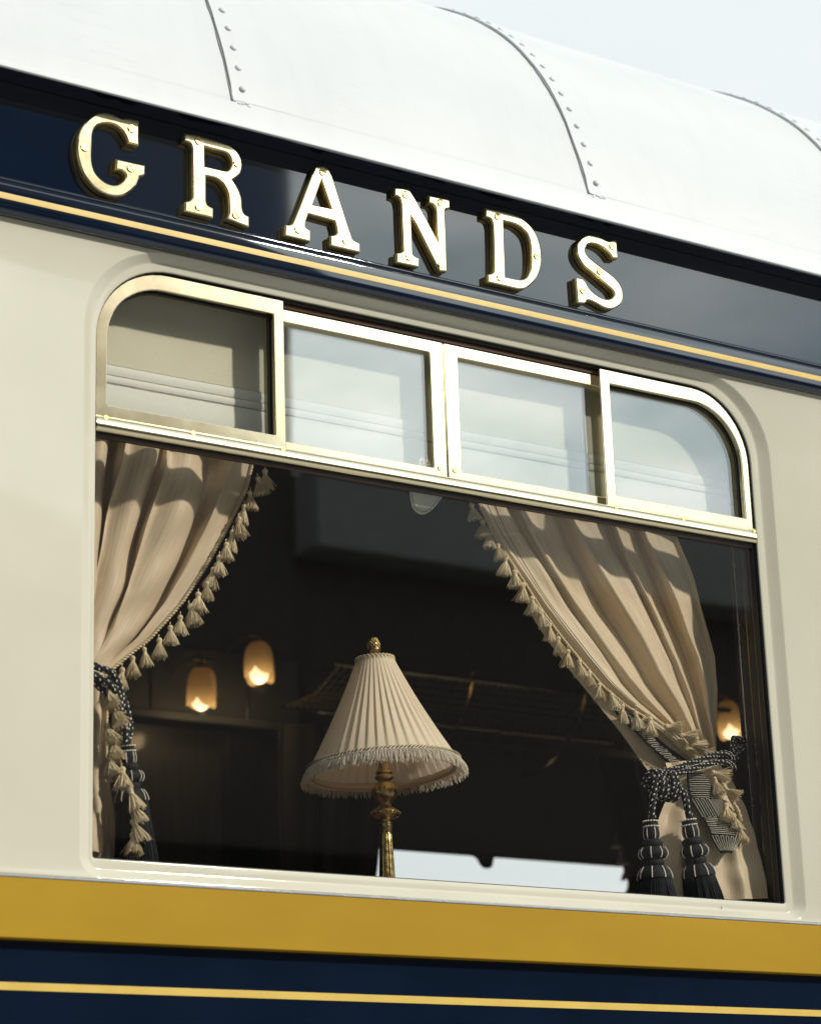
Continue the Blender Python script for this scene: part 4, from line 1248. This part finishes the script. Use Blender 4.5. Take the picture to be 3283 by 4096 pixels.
# ================================================================== roller blind behind the vents
rb = empty('roller_blind', (.57, .075, .86), 'cream canvas roller blind drawn down behind the top vents', 'blind', 'roller blinds')
def blind_y(x, z): return .0695 + .0012 * math.sin(5 * x + 1) + .0008 * math.sin(13 * x + 20 * z)
bm_ = MB(); bm_.grid(lambda u, v: Vector((lerp(.004, 1.142, u), blind_y(lerp(.004, 1.142, u), 0) , lerp(.866, .6815, v))), 60, 12)
kids(rb, bm_.build('canvas', M['blind'], smooth=179))
zs = [.6840, .6685, .6565, .586]
for a, b, d in ((.684, .6690, .0012), (.6682, .6570, .0018), (.6562, .6120, .0012)):
    hb = MB(); hb.grid(lambda u, v, a=a, b=b, d=d: Vector((lerp(.004, 1.142, u), blind_y(lerp(.004, 1.142, u), 0) - d - .0012 * math.sin(PI * v), lerp(a, b, v))), 60, 6)
    kids(rb, hb.build('hem_band', M['blind_band'], smooth=179))
    pts = [(lerp(.004, 1.142, i / 120), blind_y(lerp(.004, 1.142, i / 120), 0) - d - .0006, a - .0006 + .0003 * math.sin(i * 2.1)) for i in range(121)]
    kids(rb, MB().tube(pts, .00035, 4).build('stitching', M['blind'], smooth=179))
tabp = crom([(.5190, .616, 0), (.5240, .597, 0), (.5281, .5776, 0), (.5298, .5588, 0), (.5342, .5479, 0), (.5460, .5422, 0), (.5583, .5457, 0), (.5709, .5564, 0), (.5838, .572, 0), (.5960, .5840, 0), (.604, .597, 0), (.612, .616, 0)], 4)
tf = MB()
tl = [(p.x, .0708, p.y) for p in tabp]; tk = [(p.x, .0726, p.y) for p in tabp]
tf.loops([tl, tk], True, True, True)
tabo = kids(rb, tf.build('pull_tab', M['blind_band'], smooth=30))
pc = Vector((.556, 0, .575))
MB().tube([((p.x - pc.x) * .9 + pc.x, .0704, (p.y - .592) * .93 + .592) for p in tabp[2:-2]], .0005, 4).build('stitching', M['braid_grey'], tabo, smooth=179)

# ================================================================== things on the far side
fbld = empty('roller_blind', (2.6, 2.70, .87), 'dark backlit roller blind with a scalloped tab over the far window', 'blind', 'roller blinds')
fbm = MB(); fbm.grid(lambda u, v: Vector((lerp(2.03, 3.18, u), 2.725, lerp(.868, .566, v))), 8, 6)
kids(fbld, fbm.build('canvas', M['dark_cloth'], smooth=0))
kids(fbld, MB().box(2.03, 3.18, 2.718, 2.7245, .556, .566, .0015).build('bottom_batten', M['dark_wood'], smooth=0))
tp_ = crom([(2.440, .558, 0), (2.475, .556, 0), (2.495, .548, 0), (2.508, .530, 0), (2.525, .523, 0), (2.545, .528, 0), (2.552, .545, 0), (2.556, .558, 0)], 4)
ft = MB(); ft.loops([[(p.x, 2.716, p.y) for p in tp_], [(p.x, 2.7175, p.y) for p in tp_]], True, True, True)
kids(fbld, ft.build('pull_tab', M['dark_cloth'], smooth=0))

def far_curtain(label, O, I, seed, tassels):
    root = empty('curtain', (O[0][0], 2.66, .86), label, 'curtain', 'far curtains')
    f_ = fold_cloth(O, I, 2.640, lambda v: lerp(.022, .012, v), 3.4, seed, .4, seed, .8)
    m_ = MB(); m_.grid(f_, 60, 50)
    kids(root, m_.build('cloth', M['dark_cloth'], smooth=179))
    for v in tassels:
        p = f_(1.0, v)
        kids(root, place_tassel(None, (p.x + (.006 if O[0][0] < I[0][0] else -.006), 2.628, p.z), scale=1.15))
    return root
far_curtain('dark silhouetted tasselled curtain hanging at the left of the far window', [(1.82, .855), (1.82, .3), (1.86, -.15)], [(2.20, .855), (2.135, .60), (2.120, .50), (2.105, .42), (2.08, .2), (2.06, -.15)], 31, [.30, .345, .39, .435, .48, .525, .57])
far_curtain('dark silhouetted tasselled curtain slanting down at the right of the far window', [(3.40, .855), (3.40, .3), (3.36, -.15)], [(2.86, .855), (2.93, .62), (2.955, .52), (2.985, .42), (3.05, .2), (3.10, -.15)], 32, [.23, .275, .32, .365, .41, .455, .50])

def wall_lamp(x, y, z, label, tilt, sc=1.0):
    root = empty('wall_lamp', (x, 2.738, z + .06), label, 'lamp', 'tulip wall lamps')
    rot = Matrix.Rotation(tilt[0], 3, 'X') @ Matrix.Rotation(tilt[1], 3, 'Y')
    c = Vector((x, y, z))
    sh = MB()
    prof = [(.010, .055), (.024, .052), (.033, .040), (.038, .022), (.0400, .002), (.0405, -.016), (.0400, -.030)]
    nn = 72; lps_ = []
    for i, (r, zz_) in enumerate(prof):
        row = []
        for k in range(nn):
            a = 2 * PI * k / nn
            dz = 0
            if i >= 5:
                dz = -.026 * (i - 4.4) / 1.6 * abs(math.cos(2 * a)) ** .7
            rr = r * (1 + .012 * math.sin(18 * a) + (.06 * abs(math.cos(2 * a)) - .03 if i > 3 else 0))
            row.append(c + rot @ Vector((rr * math.cos(a) * sc, rr * math.sin(a) * sc, (zz_ + dz) * sc)))
        lps_.append(row)
    sh.loops(lps_, True, True, False)
    kids(root, sh.build('tulip_shade', M['tulip'], smooth=60))
    b_ = MB(); b_.ball(c + rot @ Vector((0, 0, -.038 * sc)), .027 * sc, .027 * sc, .027 * sc, 20, 14)
    kids(root, b_.build('bulb', M['bulb'], smooth=179))
    t_ = c + rot @ Vector((0, 0, .055 * sc))
    kids(root, MB().box(t_.x - .030, t_.x + .030, t_.y - .012, t_.y + .012, t_.z + .016, t_.z + .026, .003).build('canopy_plate', M['brass_dark'], smooth=30))
    kids(root, MB().tube([t_, t_ + Vector((0, 0, .018))], .006, 8).build('gallery', M['brass_dark']))
    kids(root, MB().tube(crom([t_ + Vector((0, .006, .021)), Vector((x, lerp(y, 2.74, .5), t_.z + .035)), Vector((x, 2.736, t_.z + .0))], 5), .005, 8).build('arm', M['brass_dark']))
    kids(root, MB().lathe([(.026, 0), (.024, .006), (.010, .010)], 20, (x, 2.737, t_.z), ax=Matrix.Rotation(PI / 2, 3, 'X')).build('wall_rose', M['brass_dark']))
    ld = bpy.data.lights.new('bulb_light', 'POINT'); ld.energy = .30; ld.color = (1.0, .72, .40); ld.shadow_soft_size = .026
    lo_ = bpy.data.objects.new('bulb_light', ld); COL.objects.link(lo_)
    lo_.location = c + rot @ Vector((0, 0, -.072 * sc))
    kids(root, lo_)
    return root
wall_lamp(1.541, 2.55, .905, 'lit tulip wall lamp hanging straight, left of the pair', (.10, -.02), .92)
wall_lamp(1.710, 2.55, .990, 'lit tulip wall lamp tilted outwards, right of the pair', (-.22, .10), .95)
wall_lamp(3.309, 2.55, .987, 'lit tulip wall lamp glimpsed beside the right curtain', (-.20, .05), .95)

# ================================================================== what the glass and paint mirror: the station side
sb = empty('station_building', (-3, -30, -2.1), 'dark station building mirrored in the glass and the navy paint', 'building')
kids(sb, MB().box(-40, 15.4, -40, -25, -2.09, 19).build('tall_block', M['brick'], smooth=0))
for i in range(12):
    for j in range(3):
        kids(sb, MB().box(-36 + i * 4.2, -34.2 + i * 4.2, -25.02, -24.95, 5.4 + j * 3.6, 7.6 + j * 3.6).build('window', M['dark'], smooth=0))
kids(sb, MB().box(-40, 95, -24.99, -24.2, -2.09, 4.6).build('reflected_dark_block', M['dark'], smooth=0))  # unseen black block, added to darken what the lower navy panel reflects
kids(sb, MB().box(15.41, 95, -39, -25.1, -2.09, 10.0).build('lower_range', M['brick'], smooth=0))
kids(sb, MB().box(15.41, 95, -25.6, -24.4, 8.95, 10.16, .02).build('cornice', M['fascia'], smooth=0))
